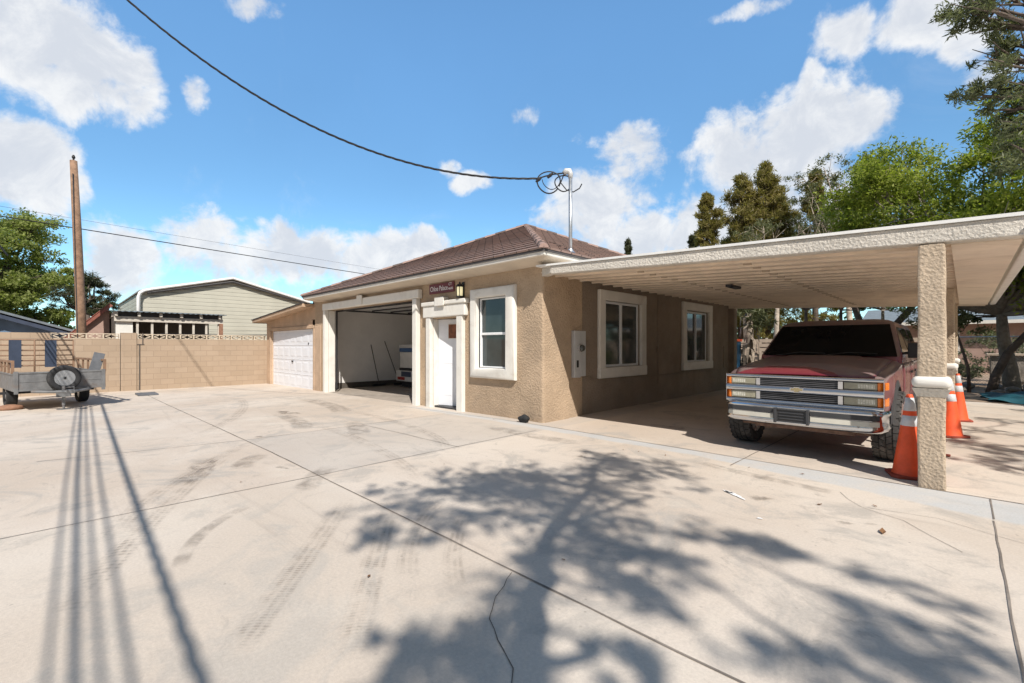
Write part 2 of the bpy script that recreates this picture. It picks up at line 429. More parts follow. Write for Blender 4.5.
def two_tone(o, start, mat):
    o.data.materials.append(MATS[mat])
    for p in o.data.polygons:
        if p.index >= start: p.material_index = 1
def tag(o, label, cat, group=None, kind=None):
    if label: o['label'] = label
    if cat: o['category'] = cat
    if group: o['group'] = group
    if kind: o['kind'] = kind
    return o
def thing(name, loc, label, cat, group=None, rz=0.):
    o = bpy.data.objects.new(name, None); COL.objects.link(o)
    o.location = loc; o.rotation_euler = (0, 0, rz); o.empty_display_size = .2
    ORG[o] = Vector(loc)
    return tag(o, label, cat, group)
def dup(root, loc, rz=0., label=None, group=None, scale=None):
    r = root.copy(); COL.objects.link(r); r.location = loc; r.rotation_euler = (0, 0, rz)
    if scale: r.scale = scale
    if label: r['label'] = label
    if group: r['group'] = group
    for ch in list(root.children):
        c = ch.copy(); COL.objects.link(c); c.parent = r
        for g in list(ch.children):
            d = g.copy(); COL.objects.link(d); d.parent = c
    return r
def struct(o): o['kind'] = 'structure'; return o

def text_mesh(body, size, depth=.004):
    cu = bpy.data.curves.new('txt', 'FONT'); cu.body = body; cu.size = size; cu.extrude = depth; cu.align_x = 'LEFT'; cu.align_y = 'BOTTOM_BASELINE'
    ob = bpy.data.objects.new('txt', cu); COL.objects.link(ob)
    dg = bpy.context.evaluated_depsgraph_get(); me = bpy.data.meshes.new_from_object(ob.evaluated_get(dg))
    vs = [v.co.copy() for v in me.vertices]; fs = [tuple(p.vertices) for p in me.polygons]
    bpy.data.objects.remove(ob); bpy.data.curves.remove(cu); bpy.data.meshes.remove(me)
    return vs, fs

def gz(x):   # yard falls gently away to the left
    return 0. if x > -1 else (.0115*(x+1) if x > -16.5 else -.178)

# ------------------------------------------------------------------ ground
def slab(xs, y0, y1, dz, name, mat):
    m = MB()
    vs = []
    for x in xs: vs += [(x, y0, gz(x)+dz), (x, y1, gz(x)+dz)]
    m.add(vs, [(2*i, 2*i+2, 2*i+3, 2*i+1) for i in range(len(xs)-1)])
    return struct(m.build(name, mat))
yard = slab([-15.25, -12, -8, -5, -3, -1, 2, 6, 10, 16], -26, 10.0, 0, 'concrete_yard', 'concrete')
slab([-500, -100, -40, -16.5, -9, -1, 40, 500], -500, 500, -.03, 'dirt_ground', 'dirt')

def line_strip(pts, w, name, mat, z=.004, jit=0., parent=yard):
    P = []
    for i in range(len(pts)-1):
        a, c = Vector((*pts[i], 0)), Vector((*pts[i+1], 0)); n = max(2, int((c-a).length/.25))
        for k in range(n): P.append(a.lerp(c, k/n))
    P.append(Vector((*pts[-1], 0)))
    L, Rr = [], []
    for i, p in enumerate(P):
        d = (P[min(i+1, len(P)-1)]-P[max(i-1, 0)]).normalized(); nrm = Vector((-d.y, d.x, 0))
        ww = w*(.75+.5*rng.random()); j = nrm*(rng.random()-.5)*jit
        L.append(p+nrm*ww/2+j); Rr.append(p-nrm*ww/2+j)
    m = MB(); m.strip(L, Rr, 0)
    m.v = [(x, y, gz(x)+z) for x, y, _ in m.v]
    return m.build(name, mat, parent)
J = []
for pts, w in (([(-15.2, -4.2), (-9, -4.23), (.5, -4.23), (4.79, -4.23), (9, -4.23)], .014), ([(.5, -12), (.5, -4.24), (.42, -.6)], .010),
               ([(-2.6, -6.4), (-2.2, -4.24), (-2.22, -.5)], .011), ([(5.62, -.95), (5.63, -3.3), (5.64, -9)], .012),
               ([(3.51, -.66), (3.51, 9.9)], .014), ([(-4., -.40), (.3, -.2), (5.8, -.2), (12, -.2)], .013),
               ([(-8.6, -4.2), (-8.4, -.6)], .016), ([(-2.2, -2.35), (.5, -2.3)], .008), ([(5.62, -.22), (5.62, -.9)], .012)):
    line_strip(pts, w, 'slab_joint', 'slab_seam', jit=.006)
line_strip([(3.48,-4.25),(3.55,-4.40),(3.68,-4.61),(3.74,-4.66),(3.88,-4.76),(4.0,-4.80),(4.13,-4.89),(4.3,-5.1)], .0042, 'crack', 'crack_dark', jit=.03)
line_strip([(4.6,-.95),(4.82,-1.3),(5.1,-1.45),(5.45,-1.9)], .0035, 'crack', 'crack_dark', jit=.03)
line_strip([(4.86,-1.28),(5.3,-1.2),(6.2,-1.6)], .0035, 'crack', 'crack_dark', jit=.02)
def mark(pts, w, mat='tyre_dust', z=.006):
    # smooth the polyline (quadratic through 3 points)
    a, c, d = [Vector((*p, 0)) for p in pts]
    P = [a*(1-t)**2 + (c*2-(a+d)*.5)*2*t*(1-t) + d*t*t for t in [i/30 for i in range(31)]]
    L, Rr = [], []
    for i, p in enumerate(P):
        dd = (P[min(i+1, 30)]-P[max(i-1, 0)]).normalized(); nrm = Vector((-dd.y, dd.x, 0)); L.append(p+nrm*w/2); Rr.append(p-nrm*w/2)
    m = MB(); m.strip(L, Rr, 0); m.v = [(x, y, gz(x)+z) for x, y, _ in m.v]
    m.build('tyre_mark' if mat == 'tyre_dust' else 'skid_mark', mat, yard)
G = lambda px, py: None
for pts, w in (([(3.2,-5.75),(2.4,-5.1),(1.4,-4.3)], .20), ([(3.55,-5.35),(2.7,-4.75),(1.9,-4.2)], .20), ([(3.1,-4.75),(2.5,-4.3),(2.1,-3.75)], .18),
               ([(3.4,-4.62),(2.9,-4.25),(2.45,-3.75)], .16), ([(1.2,-6.0),(-.6,-5.2),(-2.6,-3.6)], .2), ([(2.4,-6.3),(.4,-5.5),(-1.4,-4.6)], .2),
               ([(1.5,-3.6),(-.5,-3.1),(-3.5,-2.9)], .22), ([(.4,-2.5),(-1.2,-1.9),(-4.6,-1.6)], .22), ([(-3,-4.8),(-6,-3.3),(-9.5,-2.5)], .25)):
    mark(pts, w)
for pts, w in (([(1.0,-4.55),(.55,-4.3),(.25,-3.95)], .28), ([(-.35,-4.75),(-.7,-4.6),(-1.0,-4.3)], .3), ([(-1.2,-2.9),(-1.9,-2.6),(-2.9,-2.3)], .4),
               ([(2.0,-5.7),(1.4,-5.45),(1.0,-5.0)], .12), ([(-4,-1.9),(-5.5,-1.5),(-7.6,-1.4)], .5), ([(1.7,-.9),(.6,-1.0),(-.6,-.9)], .35),
               ([(-2.5,-3.3),(-3.5,-3.0),(-5,-2.9)], .4), ([(-.1,-5.4),(-.6,-5.1),(-1.3,-4.95)], .3), ([(4.6,-1.0),(4.0,-.95),(3.0,-.75)], .2)):
    mark(pts, w, 'skid', .0075)
def blot(x, y, rx, ry, rot, name, mat, z=.008):
    m = MB(); n = 26; ph = rng.random()*9; vs = []
    for i in range(n):
        t = 2*PI*i/n; k = 1+.22*math.sin(3*t+ph)+.15*math.sin(7*t+2*ph)+.1*(rng.random()-.5)
        a, c = rx*k*math.cos(t), ry*k*math.sin(t); vs.append((x+a*math.cos(rot)-c*math.sin(rot), y+a*math.sin(rot)+c*math.cos(rot), gz(x)+z))
    o = len(m.v); m.v += vs + [(x, y, gz(x)+z)]
    for i in range(n): m.uv[len(m.f)] = [(.5,0),(.5,0),(.5,.5)]; m.f.append((o+i, o+(i+1)%n, o+n))
    m.build(name, 'oil_soft' if mat == 'oil_stain' else mat, yard)
blot(4.12,-1.68,.11,.075,.6,'stain','oil_stain'); blot(4.78,-1.85,.07,.035,.4,'stain','oil_stain'); blot(4.95,-1.72,.07,.025,.4,'stain','oil_stain')
blot(3.93,-1.75,.13,.022,-.55,'paint_spot','paint_splash'); blot(3.86,-1.70,.06,.02,-.3,'paint_spot','paint_splash'); blot(4.28,-2.22,.02,.014,.2,'paint_spot','paint_splash')
blot(2.0,-1.55,.1,.06,.3,'stain','oil_stain'); blot(-.1,-4.4,.12,.04,.3,'stain','oil_stain'); blot(1.85,1.25,.35,.1,.0,'stain','oil_stain')
blot(-2.3,-4.0,.1,.06,0,'stain','oil_stain'); blot(-4.9,-2.7,.4,.18,.2,'stain','oil_stain')

# dry leaves scattered on the slab
def litter():
    k = 0
    for (x, y) in ((5.02,-1.87),(4.55,-1.5),(2.2,-.85),(2.4,-.8),(2.75,-.75),(3.7,-.62),(1.1,-3.0),(-.9,-.35),(.2,-4.9),(3.6,-3.9),(-9.8,-1.),(4.2,-.5),(2.9,-4.9),(-6.0,-.6),(4.9,-1.2)):
        s = (.030 if k == 0 else .008+.009*rng.random()); a = rng.random()*6.28
        m = MB(); c, sn = math.cos(a), math.sin(a)
        pts = [(-1.6,0,.12),(-.5,.65,.35),(.6,.6,.3),(1.7,0,.65),(.6,-.6,.25),(-.5,-.65,.4),(0,0,.05)]
        m.add([(x+s*(p[0]*c-p[1]*sn), y+s*(p[0]*sn+p[1]*c), gz(x)+.006+s*p[2]) for p in pts], [(6,i,(i+1)%6) for i in range(6)])
        o = m.build('dry_leaf', 'leaf_dry')
        if k == 0: tag(o, 'largest curled brown leaf on slab, nearest the carport post', 'leaf')
        else: tag(o, 'tiny dry brown leaf lying on the concrete yard', 'leaf', 'dry leaves on the concrete')
        k += 1
litter()

# ------------------------------------------------------------------ house
house = thing('stucco_house', (-5.1, 0, 0), 'tan stucco house with hipped brown tile roof and open garage', 'house')
def panel_x(m, x0, x1, z0, z1, y0, y1, holes):
    """wall in the XZ plane with rectangular holes [(x0,x1,z0,z1)]"""
    xs = sorted({x0, x1, *[h[0] for h in holes], *[h[1] for h in holes]})
    for a, c in zip(xs[:-1], xs[1:]):
        hs = sorted([h for h in holes if h[0] <= a+1e-6 and h[1] >= c-1e-6], key=lambda h: h[2]); z = z0
        for h in hs:
            if h[2] > z+1e-6: m.box(a, c, y0, y1, z, h[2])
            z = h[3]
        if z < z1-1e-6: m.box(a, c, y0, y1, z, z1)
def panel_y(m, y0, y1, z0, z1, x0, x1, holes):
    t = MB(); panel_x(t, y0, y1, z0, z1, x0, x1, holes)
    m.add([(v[1], v[0], v[2]) for v in t.v], t.f)
ZT = 2.98
m = MB()
panel_x(m, -10.2, -.2, -.35, ZT, 0, .2, [(-9.12,-4.18,-.35,2.55), (-3.36,-2.42,-.35,2.03), (-1.73,-.87,.95,2.39)])
m.build('front_wall', 'stucco', house)
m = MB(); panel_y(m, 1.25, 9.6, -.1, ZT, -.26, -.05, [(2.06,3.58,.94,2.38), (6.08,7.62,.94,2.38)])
m.build('side_wall', 'stucco_side_shaded', house)
m = MB(); m.prism([(-.2,0.)]+[(.04-.05+.05*math.cos(R(-90+90*k/6)), .05+.05*math.sin(R(-90+90*k/6))) for k in range(7)]+[(.04,.76),(.02,.78),(-.2,.78)], lambda a, c, t: (a, c, t), -.1, 2.95); smooth_angle(m.build('corner_pier', 'stucco', house), 30)
m = MB(); m.box(-.2, .0, .79, 1.26, -.1, 2.93); m.build('corner_return', 'stucco', house, bevel=.03, seg=3)
m = MB(); m.box(-10.2, -.05, 9.6, 9.8, -.3, ZT); m.box(-10.4, -10.2, .0, 9.8, -.3, ZT); m.build('rear_wall', 'stucco_plain', house)
m = MB(); m.box(-.15, .14, 9.35, 9.62, -.05, 2.7); m.build('end_post', 'stucco_side_shaded', house, bevel=.02)
# garage room
m = MB(); m.box(-10.19, -10.13, .21, 6.2, -.15, 2.95); m.box(-10.19, -3.9, 6.2, 6.3, -.15, 2.95); m.box(-4.0, -3.9, .21, 6.2, -.15, 2.95); m.box(-10.13, -4.0, .21, 6.2, 2.86, 2.94)
m.build('garage_lining', 'interior_white', house)
m = MB(); m.box(-10.12, -10.08, .25, 6.19, -.12, .1); m.box(-10.08, -4.02, 6.14, 6.19, -.12, .1); m.build('garage_skirting', 'broom_dark', house)
m = MB()
m.add([(-10.13,.0,-.1),(-3.99,.0,-.035),(-3.99,6.2,-.02),(-10.13,6.2,-.08)], [(0,1,2,3)]); m.build('garage_floor', 'interior_floor', house)
m = MB(); m.box(-8.7, -4.25, .9, 3.3, 2.60, 2.65); m.build('raised_garage_door', 'meter_grey', house)
m = MB()
for x in (-9.05, -4.25): m.box(x-.02, x+.02, .25, 3.6, 2.54, 2.59); m.box(x-.02, x+.02, .22, .26, 0, 2.56)
m.box(-9.05, -4.25, .24, .28, 2.50, 2.545)
for y in (1.3, 2.0, 2.7): m.box(-8.72, -4.22, y, y+.04, 2.56, 2.595)
m.build('door_track', 'dark_metal', house)
# room behind the house windows (dark)
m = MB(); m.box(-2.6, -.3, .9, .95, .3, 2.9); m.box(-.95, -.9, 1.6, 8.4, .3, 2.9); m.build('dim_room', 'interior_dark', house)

def frame_x(m, x0, x1, z0, z1, w, y0, y1, bottom=True):
    m.box(x0, x0+w, y0, y1, z0, z1); m.box(x1-w, x1, y0, y1, z0, z1); m.box(x0+w, x1-w, y0, y1, z1-w, z1)
    if bottom: m.box(x0+w, x1-w, y0, y1, z0, z0+w)
# garage surround
for xa, xb in ((-9.26,-9.11),(-4.05,-3.88)):
    sur = MB(); sur.box(xa, xb, -.13, -.003, -.2, 2.54); sur.box(-9.118 if xa < -5 else -4.21, -9.09 if xa < -5 else -4.182, -.002, .205, -.2, 2.54); sur.build('garage_jamb', 'trim_white', house, bevel=.012, seg=2)
m = MB(); m.box(-9.3, -3.78, -.14, -.003, 2.545, 2.76); m.build('garage_header', 'trim_white', house, bevel=.025)
m = MB(); m.box(-6.85, -6.55, -.18, -.142, 2.56, 2.84); m.build('garage_keystone', 'trim_white', house, bevel=.02)
# door surround
for xa, xb in ((-3.52,-3.35),(-2.37,-2.17)):
    m = MB(); m.box(xa, xb, -.10, -.003, -.06, 2.05); m.box(-3.358 if xa < -3 else -2.44, -3.335 if xa < -3 else -2.421, -.002, .20, -.06, 2.028); m.build('door_jamb', 'trim_white', house, bevel=.03 if False else .012, seg=2)
m = MB(); m.box(-3.62, -2.07, -.115, -.003, 2.055, 2.32); m.box(-3.66, -2.03, -.14, -.003, 2.32, 2.42); m.build('door_header', 'trim_white', house, bevel=.02)
m = MB(); m.box(-3.08, -2.74, -.17, -.145, 2.30, 2.50); m.box(-3.06, -2.76, -.145, -.004, 2.42, 2.495); m.build('door_keystone', 'trim_white', house, bevel=.01)
# the door, standing slightly ajar (hinged left)
hx, hy, ang = -3.325, .13, R(16)
dd = MB(); dd.box(0, .915, 0, .045, .02, 2.02)
for (a, c, z0, z1) in ((.12,.42,.25,.85),(.50,.80,.25,.85),(.12,.42,1.0,1.85),(.50,.80,1.0,1.85)): dd.box(a, c, -.004, .0, z0, z1)
rot = lambda v: (hx+v[0]*math.cos(ang)-v[1]*math.sin(ang), hy+v[0]*math.sin(ang)+v[1]*math.cos(ang), v[2])
dd.v = [rot(v) for v in dd.v]; door = dd.build('door', 'door_white', house, bevel=.004)
hn = MB(); hn.tube([(.86,0,1.0),(.86,-.05,1.0)], .012); hn.lathe([(0,-.01),(.03,0),(.033,.02),(.02,.035),(0,.038)], 12, Matrix.Translation((.86,-.045,1.0)) @ Matrix.Rotation(R(90),4,'X'))
hn.v = [rot(v) for v in hn.v]; hn.build('handle', 'chrome_dull', door, smooth=True)
m = MB(); m.box(-3.40, -2.38, .02, .3, -.05, .015); m.build('threshold', 'dark_metal', house)
nb = MB(); nb.box(.30, .76, -.012, -.0045, 1.58, 1.90); nb.v = [rot(v) for v in nb.v]
nf = MB(); nf.box(.28, .78, -.0085, -.0043, 1.56, 1.92); nf.v = [rot(v) for v in nf.v]
nt_ = thing('door_notice', rot((.58,0,1.58)), 'square brown notice fixed high on the white front door', 'notice')
nb.build('board', 'notice_brown', nt_); nf.build('border', 'trim_white', nt_)

def window_x(x0, x1, z0, z1, gx0, gx1, gz0, gz1):
    m = MB(); w = gx0-x0
    P4 = lambda a, c, e, f_: [(a,e),(c,e),(c,f_),(a,f_)]; bv = .045
    rg = [[(x,y,z) for x,z in P4(*q)] for q, y in (((x0,x1,z0,z1),-.003), ((x0,x1,z0,z1),-.10+bv), ((x0+bv*.3,x1-bv*.3,z0+bv*.3,z1-bv*.3),-.10+bv*.3), ((x0+bv,x1-bv,z0+bv,z1-bv),-.10), ((gx0-bv,gx1+bv,gz0-bv,gz1+bv),-.10), ((gx0-bv*.3,gx1+bv*.3,gz0-bv*.3,gz1+bv*.3),-.10+bv*.3), ((gx0,gx1,gz0,gz1),-.10+bv), ((gx0,gx1,gz0,gz1),.14))]
    m.loft(rg, caps=False); f = m.build('window', 'trim_white', house); smooth_angle(f, 50)
    s = MB(); frame_x(s, gx0+.002, gx1-.002, gz0+.002, gz1-.002, .032, .02, .10); mid = (gz0+gz1)/2-.02; s.box(gx0+.032, gx1-.032, .035, .095, mid-.025, mid+.025); s.build('sash', 'white_vinyl', f, bevel=.006)
    g = MB(); g.box(gx0+.03, gx1-.03, .072, .078, gz0+.03, mid-.022); g.box(gx0+.03, gx1-.03, .060, .066, mid+.022, gz1-.03); g.build('pane', 'window_glass', f)
window_x(-1.93, -.62, .74, 2.58, -1.73, -.87, .95, 2.39)
def window_y(y0, y1, z0, z1, gy0, gy1, gz0, gz1):
    m = MB(); X0, X1 = -.048, .03
    m.box(X0, X1, y0, gy0, z0+.2, z1-.2); m.box(X0, X1, gy1, y1, z0+.2, z1-.2); m.box(X0, X1+.004, y0, y1, z1-.22, z1); m.box(X0, X1+.012, y0-.01, y1+.01, z0, z0+.23)
    f = m.build('window', 'trim_white', house, bevel=.02)
    s = MB(); t = MB(); frame_x(t, gy0+.002, gy1-.002, gz0+.002, gz1-.002, .05, -.14, -.07); mid = (gy0+gy1)/2; t.box(mid-.025, mid+.025, -.14, -.06, gz0+.05, gz1-.05)
    s.add([(v[1], v[0], v[2]) for v in t.v], t.f); s.build('sash', 'white_vinyl', f, bevel=.005)
    g = MB(); g.box(-.112, -.106, gy0+.05, mid-.025, gz0+.05, gz1-.05); g.box(-.100, -.094, mid+.025, gy1-.05, gz0+.05, gz1-.05); g.build('pane', 'window_glass_pale', f)
window_y(1.83, 3.81, .71, 2.60, 2.06, 3.58, .94, 2.38)
window_y(5.85, 7.86, .73, 2.62, 6.08, 7.62, .94, 2.38)
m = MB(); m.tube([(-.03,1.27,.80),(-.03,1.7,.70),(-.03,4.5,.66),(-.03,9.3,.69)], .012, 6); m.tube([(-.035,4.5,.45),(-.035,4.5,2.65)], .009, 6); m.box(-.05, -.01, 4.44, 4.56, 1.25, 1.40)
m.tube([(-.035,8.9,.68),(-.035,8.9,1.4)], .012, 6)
m.build('conduit', 'stucco_side_shaded', house)

# roof
e0, e1, f0, f1 = -10.25, .44, -.44, 10.1; apx, apy = (e0+e1)/2, (f0+f1)/2
ZE, ZA = 3.05, 5.40
rf = MB()
def roof_face(a, c, apex):
    a, c, apex = Vector(a), Vector(c), Vector(apex); L = (c-a).length; u = (c-a).normalized(); n = u.cross(apex-a).normalized(); v = n.cross(u); 
    H = (apex-a).dot(v); K = int(H/.30)
    # stepped tile courses
    for k in range(K+1):
        t0, t1 = k*.30/H, min(1, (k+1)*.30/H)
        if t1-t0 < 1e-4: continue
        p = [a.lerp(apex, t0), c.lerp(apex, t0), c.lerp(apex, t1), a.lerp(apex, t1)]
        lift = n*.034 if n.z > 0 else n*-.034
        q = [p[0]+lift, p[1]+lift, p[2]+lift*.15, p[3]+lift*.15, p[0], p[1]]
        o = len(rf.v); rf.v += [tuple(x) for x in q]
        uvf = lambda x: ((x-a).dot(u)+ (k%2)*.15, (x-a).dot(v))
        rf.uv[len(rf.f)] = [uvf(x) for x in p]; rf.f.append((o, o+1, o+2, o+3))
        sh_ = lambda q_, d_: (uvf(q_)[0], uvf(q_)[1]+d_); rf.uv[len(rf.f)] = [sh_(p[0],.05), sh_(p[1],.05), sh_(p[1],.08), sh_(p[0],.08)]; rf.f.append((o+4, o+5, o+1, o))
A = (apx, apy, ZA); cs = [(e0,f0,ZE),(e1,f0,ZE),(e1,f1,ZE),(e0,f1,ZE)]
for i in range(4): roof_face(cs[i], cs[(i+1)%4], A)
roof = rf.build('roof', 'roof_tile', house, fixn=False)
hc = MB()
for c in cs:
    c = Vector(c); n = 22; a = Vector(A)
    for k in range(n):
        p, q = c.lerp(a, k/n), c.lerp(a, (k+1.12)/n); q = q if k < n-1 else a
        hc.prism([(-.085,-.02),(-.06,.035),(0,.06),(.06,.035),(.085,-.02)], lambda u, v, t, p=p, q=q: tuple((p if t == 0 else q) + Vector((p-q).normalized().cross(Vector((0,0,1))).normalized())*u*(1. if t == 0 else .85) + Vector((0,0,v*(1. if t == 0 else .75)+.03))), 0, 1)
def tiluv(mb):
    for i, f in enumerate(mb.f): mb.uv[i] = [(.15+.01*(i%5), .15+.02*(i%3)) for j in f]
tiluv(hc); hc.build('hip_cap', 'roof_tile', house)
m = MB()   # dark tile edge shadow gap / drip board
for (x0, x1, y0, y1) in ((e0, e1, f0, f0+.05), (e0, e1, f1-.05, f1), (e0, e0+.05, f0+.05, f1-.05), (e1-.05, e1, f0+.05, f1-.05)): m.box(x0+.01, x1-.01, y0+.012, y1-.0, 3.012, 3.055)
m.build('tile_edge', 'dark_roofing', house)
m = MB()   # white fascia with cornice sloping back to the wall
o = .035
def ring(off, z): return [(e0+off, f0+off, z), (e1-off, f0+off, z), (e1-off, f1-off, z), (e0+off, f1-off, z)]
m.loft([ring(o, 3.012), ring(o, 2.955), ring(o+.03, 2.945)], caps=False); m.build('fascia', 'fascia_white', house)
m = MB(); m.loft([ring(o+.03, 2.946), ring(o+.06, 2.93), ring(.40, 2.86), ring(.46, 2.86)], caps=False); m.build('cornice', 'cornice', house)

# ---- things on the house
sg = thing('street_sign', (-3.0, -.03, 2.60), 'maroon street name sign with white lettering above the door', 'sign')
m = MB(); m.box(-3.47, -2.53, -.035, -.012, 2.605, 2.835); m.build('plate', 'sign_maroon', sg, bevel=.012)
def put_text(body, size, x, z, y, width, parent, matn='sign_white', zk=1.):
    vs, fs = text_mesh(body, size, .002); w = max(v.x for v in vs)-min(v.x for v in vs); k = width/w
    m = MB(); m.add([(x+v.x*k, y-v.z, z+v.y*zk) for v in vs], fs); return m.build('lettering', matn, parent)
put_text('Chloe Palace', .16, -3.42, 2.665, -.038, .66, sg, zk=1.0); put_text('CT', .085, -2.72, 2.755, -.038, .11, sg); put_text('4600', .075, -2.735, 2.66, -.038, .17, sg)
lp = thing('wall_lamp', (-2.24, -.05, 2.44), 'small black lit wall lantern beside the maroon sign', 'lamp')
m = MB(); m.box(-2.28, -2.20, -.02, -.003, 2.46, 2.78); m.lathe([(.02,.0),(.075,.0),(.08,.02),(.075,.03)], 12, Matrix.Translation((-2.24,-.10,2.445)))
m.lathe([(.085,0),(.085,.02),(.05,.06),(.018,.075),(.012,.11)], 12, Matrix.Translation((-2.24,-.10,2.67)))
for k in range(4):
    t = PI/4+k*PI/2; m.box(-2.24+.07*math.cos(t)-.005, -2.24+.07*math.cos(t)+.005, -.10+.07*math.sin(t)-.005, -.10+.07*math.sin(t)+.005, 2.47, 2.675)
m.build('lantern_frame', 'black_plastic', lp)
m = MB(); m.lathe([(.058,0),(.062,.1),(.062,.195)], 14, Matrix.Translation((-2.24,-.10,2.474))); m.build('lantern_glass', 'lamp_glass', lp, smooth=True)
em = thing('electric_meter', (.03, 1.05, .78), 'grey electric meter box with round dial at the house corner', 'meter')
m = MB(); m.box(.002, .09, .88, 1.075, .78, 1.70); m.build('meter_box', 'meter_grey', em, bevel=.008)
m = MB(); m.box(.002, .085, 1.085, 1.25, .80, 1.70); m.build('breaker_cover', 'meter_grey', em, bevel=.008)
m = MB(); m.lathe([(.075,0),(.08,.02),(.078,.045),(.07,.05)], 20, Matrix.Translation((.09,1.03,1.36)) @ Matrix.Rotation(R(90),4,'Y')); md = m.build('meter_ring', 'chrome_dull', em)
m = MB(); m.lathe([(.066,.0),(.066,.07),(.05,.10),(0,.105)], 20, Matrix.Translation((.092,1.03,1.36)) @ Matrix.Rotation(R(90),4,'Y')); m.build('dial', 'window_glass_pale', md, smooth=True)
m = MB(); m.box(.09, .095, .94, 1.0, .98, 1.12); m.build('label_plate', 'black_plastic', em)

ms = thing('service_mast', (.12, .70, 2.95), 'galvanised service mast with weatherhead rising through the roof edge', 'mast')
m = MB(); m.tube([(.12,.70,2.75),(.12,.70,4.66)], .035, 12); m.build('pipe', 'galv', ms, smooth=True)
m = MB(); m.lathe([(.10,0),(.06,.04),(.045,.08)], 14, Matrix.Translation((.12,.70,3.17))); m.build('flashing', 'galv', ms)
m = MB(); m.tube([(.12,.70,4.60),(.12,.70,4.68),(.105,.685,4.735),(.06,.64,4.735),(.03,.61,4.69)], [.04,.055,.062,.06,.045], 12); m.build('weatherhead', 'meter_grey', ms, smooth=True)
m = MB()
def loop(cx, cz, r, a0, a1):
    o_ = []
    for k in range(25):
        t = R(a0+(a1-a0)*k/24); q = cx+r*math.cos(t); o_.append((.06+q*.709+.02*math.sin(t*2), .64+q*.705, cz+r*.95*math.sin(t)))
    return o_
m.tube(loop(-.33,4.52,.22,-20,330), .013, 6); m.tube(loop(-.28,4.55,.17,170,420), .008, 6); m.tube(loop(-.05,4.50,.16,60,330), .012, 6)
for q_, z_ in ((-.52,4.58),(-.30,4.66)): m.tube([(.06+(q_-.05)*.709,.64+(q_-.05)*.705,z_-.05),(.06+q_*.709,.64+q_*.705,z_),(.06+(q_+.05)*.709,.64+(q_+.05)*.705,z_+.04)], [.022,.036,.02], 8)
m.tube([(.03,.61,4.67),(-.02,.58,4.52),(.06,.66,4.38),(.16,.74,4.34),(.26,.80,4.40),(.30,.82,4.48)], .012, 6)
m.tube([(.03,.61,4.70),(-.10,.48,4.68),(-.22,.36,4.64),(-.31,.27,4.60)], .014, 6)
m.build('drip_loop', 'cable', ms)

def catenary(a, c, sag, n=40):
    a, c = Vector(a), Vector(c); return [a.lerp(c, i/n) - Vector((0,0,4*sag*(i/n)*(1-i/n))) for i in range(n+1)]
def twisted(path, r, off, turns, ph):
    out = []
    for i, p in enumerate(path):
        t = ph+turns*2*PI*i/(len(path)-1); d = (path[min(i+1,len(path)-1)]-path[max(i-1,0)]).normalized(); a = d.cross(Vector((0,0,1))).normalized(); b_ = a.cross(d)
        out.append(p+(a*math.cos(t)+b_*math.sin(t))*off)
    return out
pth = catenary((-.28,.30,4.60), (-8.0,-8.4,12.3), 2.1, 240)
m = MB()
for k in range(3): m.tube(twisted(pth, .01, .010, 22, k*2.1), .012, 5)
tag(m.build('service_cable', 'cable'), 'thick black twisted cable sweeping down to the roof mast', 'cable')
m = MB(); m.tube(catenary((-22.6,-11,6.86),(-24.8,30,5.85), .05, 40), .022, 5)
tag(m.build('span_wire', 'cable'), 'thin dark wire crossing the sky behind the pole, lower of two', 'wire')
m = MB(); m.tube(catenary((-22.6,-11,7.25),(-24.3,30,6.35), .05, 40), .006, 5)
tag(m.build('span_wire', 'cable'), 'very faint thin wire above the darker one, behind the pole', 'wire')

# ------------------------------------------------------------------ carport
cp = thing('carport', (3., -.2, 0), 'cream carport with stucco edge attached to the house side', 'carport')
zb = lambda x: 2.665-.049*x          # underside of fascia
zt = lambda x: 2.835-.043*x
XL, XR = .02, 5.86; YF, YB = -.19, 9.45
def slope_box(m, x0, x1, y0, y1, lo, hi, n=1):
    for i in range(n):
        a, c = x0+(x1-x0)*i/n, x0+(x1-x0)*(i+1)/n
        m.add([(a,y0,lo(a)),(c,y0,lo(c)),(c,y1,lo(c)),(a,y1,lo(a)),(a,y0,hi(a)),(c,y0,hi(c)),(c,y1,hi(c)),(a,y1,hi(a))], [(0,3,2,1),(4,5,6,7),(0,1,5,4),(1,2,6,5),(2,3,7,6),(3,0,4,7)])
m = MB(); slope_box(m, XL+.36, XR, YF, YF+.16, zb, lambda x: zt(x)-.03); m.build('front_fascia', 'stucco_fascia', cp, bevel=.012)
m = MB(); m.prism([(.025,-.02),(.375,YF),(.375,YF+.16),(.06,.12)], lambda a, b_, t: (a, b_, t), 2.66, 2.80); m.build('fascia_return', 'stucco_fascia', cp, bevel=.01)
m = MB(); slope_box(m, .05, XR+.01, YF-.02, YB, lambda x: zt(x)-.028, lambda x: zt(x)+.004); m.build('roof_sheet', 'carport_top', cp)
m = MB(); slope_box(m, .0, XR-.06, YB-.22, YB-.02, lambda x: 2.62-.045*x, lambda x: zt(x)-.03); m.build('rear_beam', 'soffit', cp)
m = MB(); k = 0; y = YF+.165
while y < YB-.30:     # pan deck: flat pans with small down-turned lips
    slope_box(m, .01, XR-.08, y, y+.40, lambda x: zb(x)+.055, lambda x: zb(x)+.075); slope_box(m, .012, XR-.082, y+.36, y+.40, lambda x: zb(x)+.022, lambda x: zb(x)+.054); y += .403
m.build('soffit', 'soffit', cp)
m = MB()
for x in (1.75, 3.35):
    y = YF+.25
    while y < YB-.5: slope_box(m, x-.05, x+.05, y+.345, y+.385, lambda x: zb(x)+.004, lambda x: zb(x)+.03); y += .403
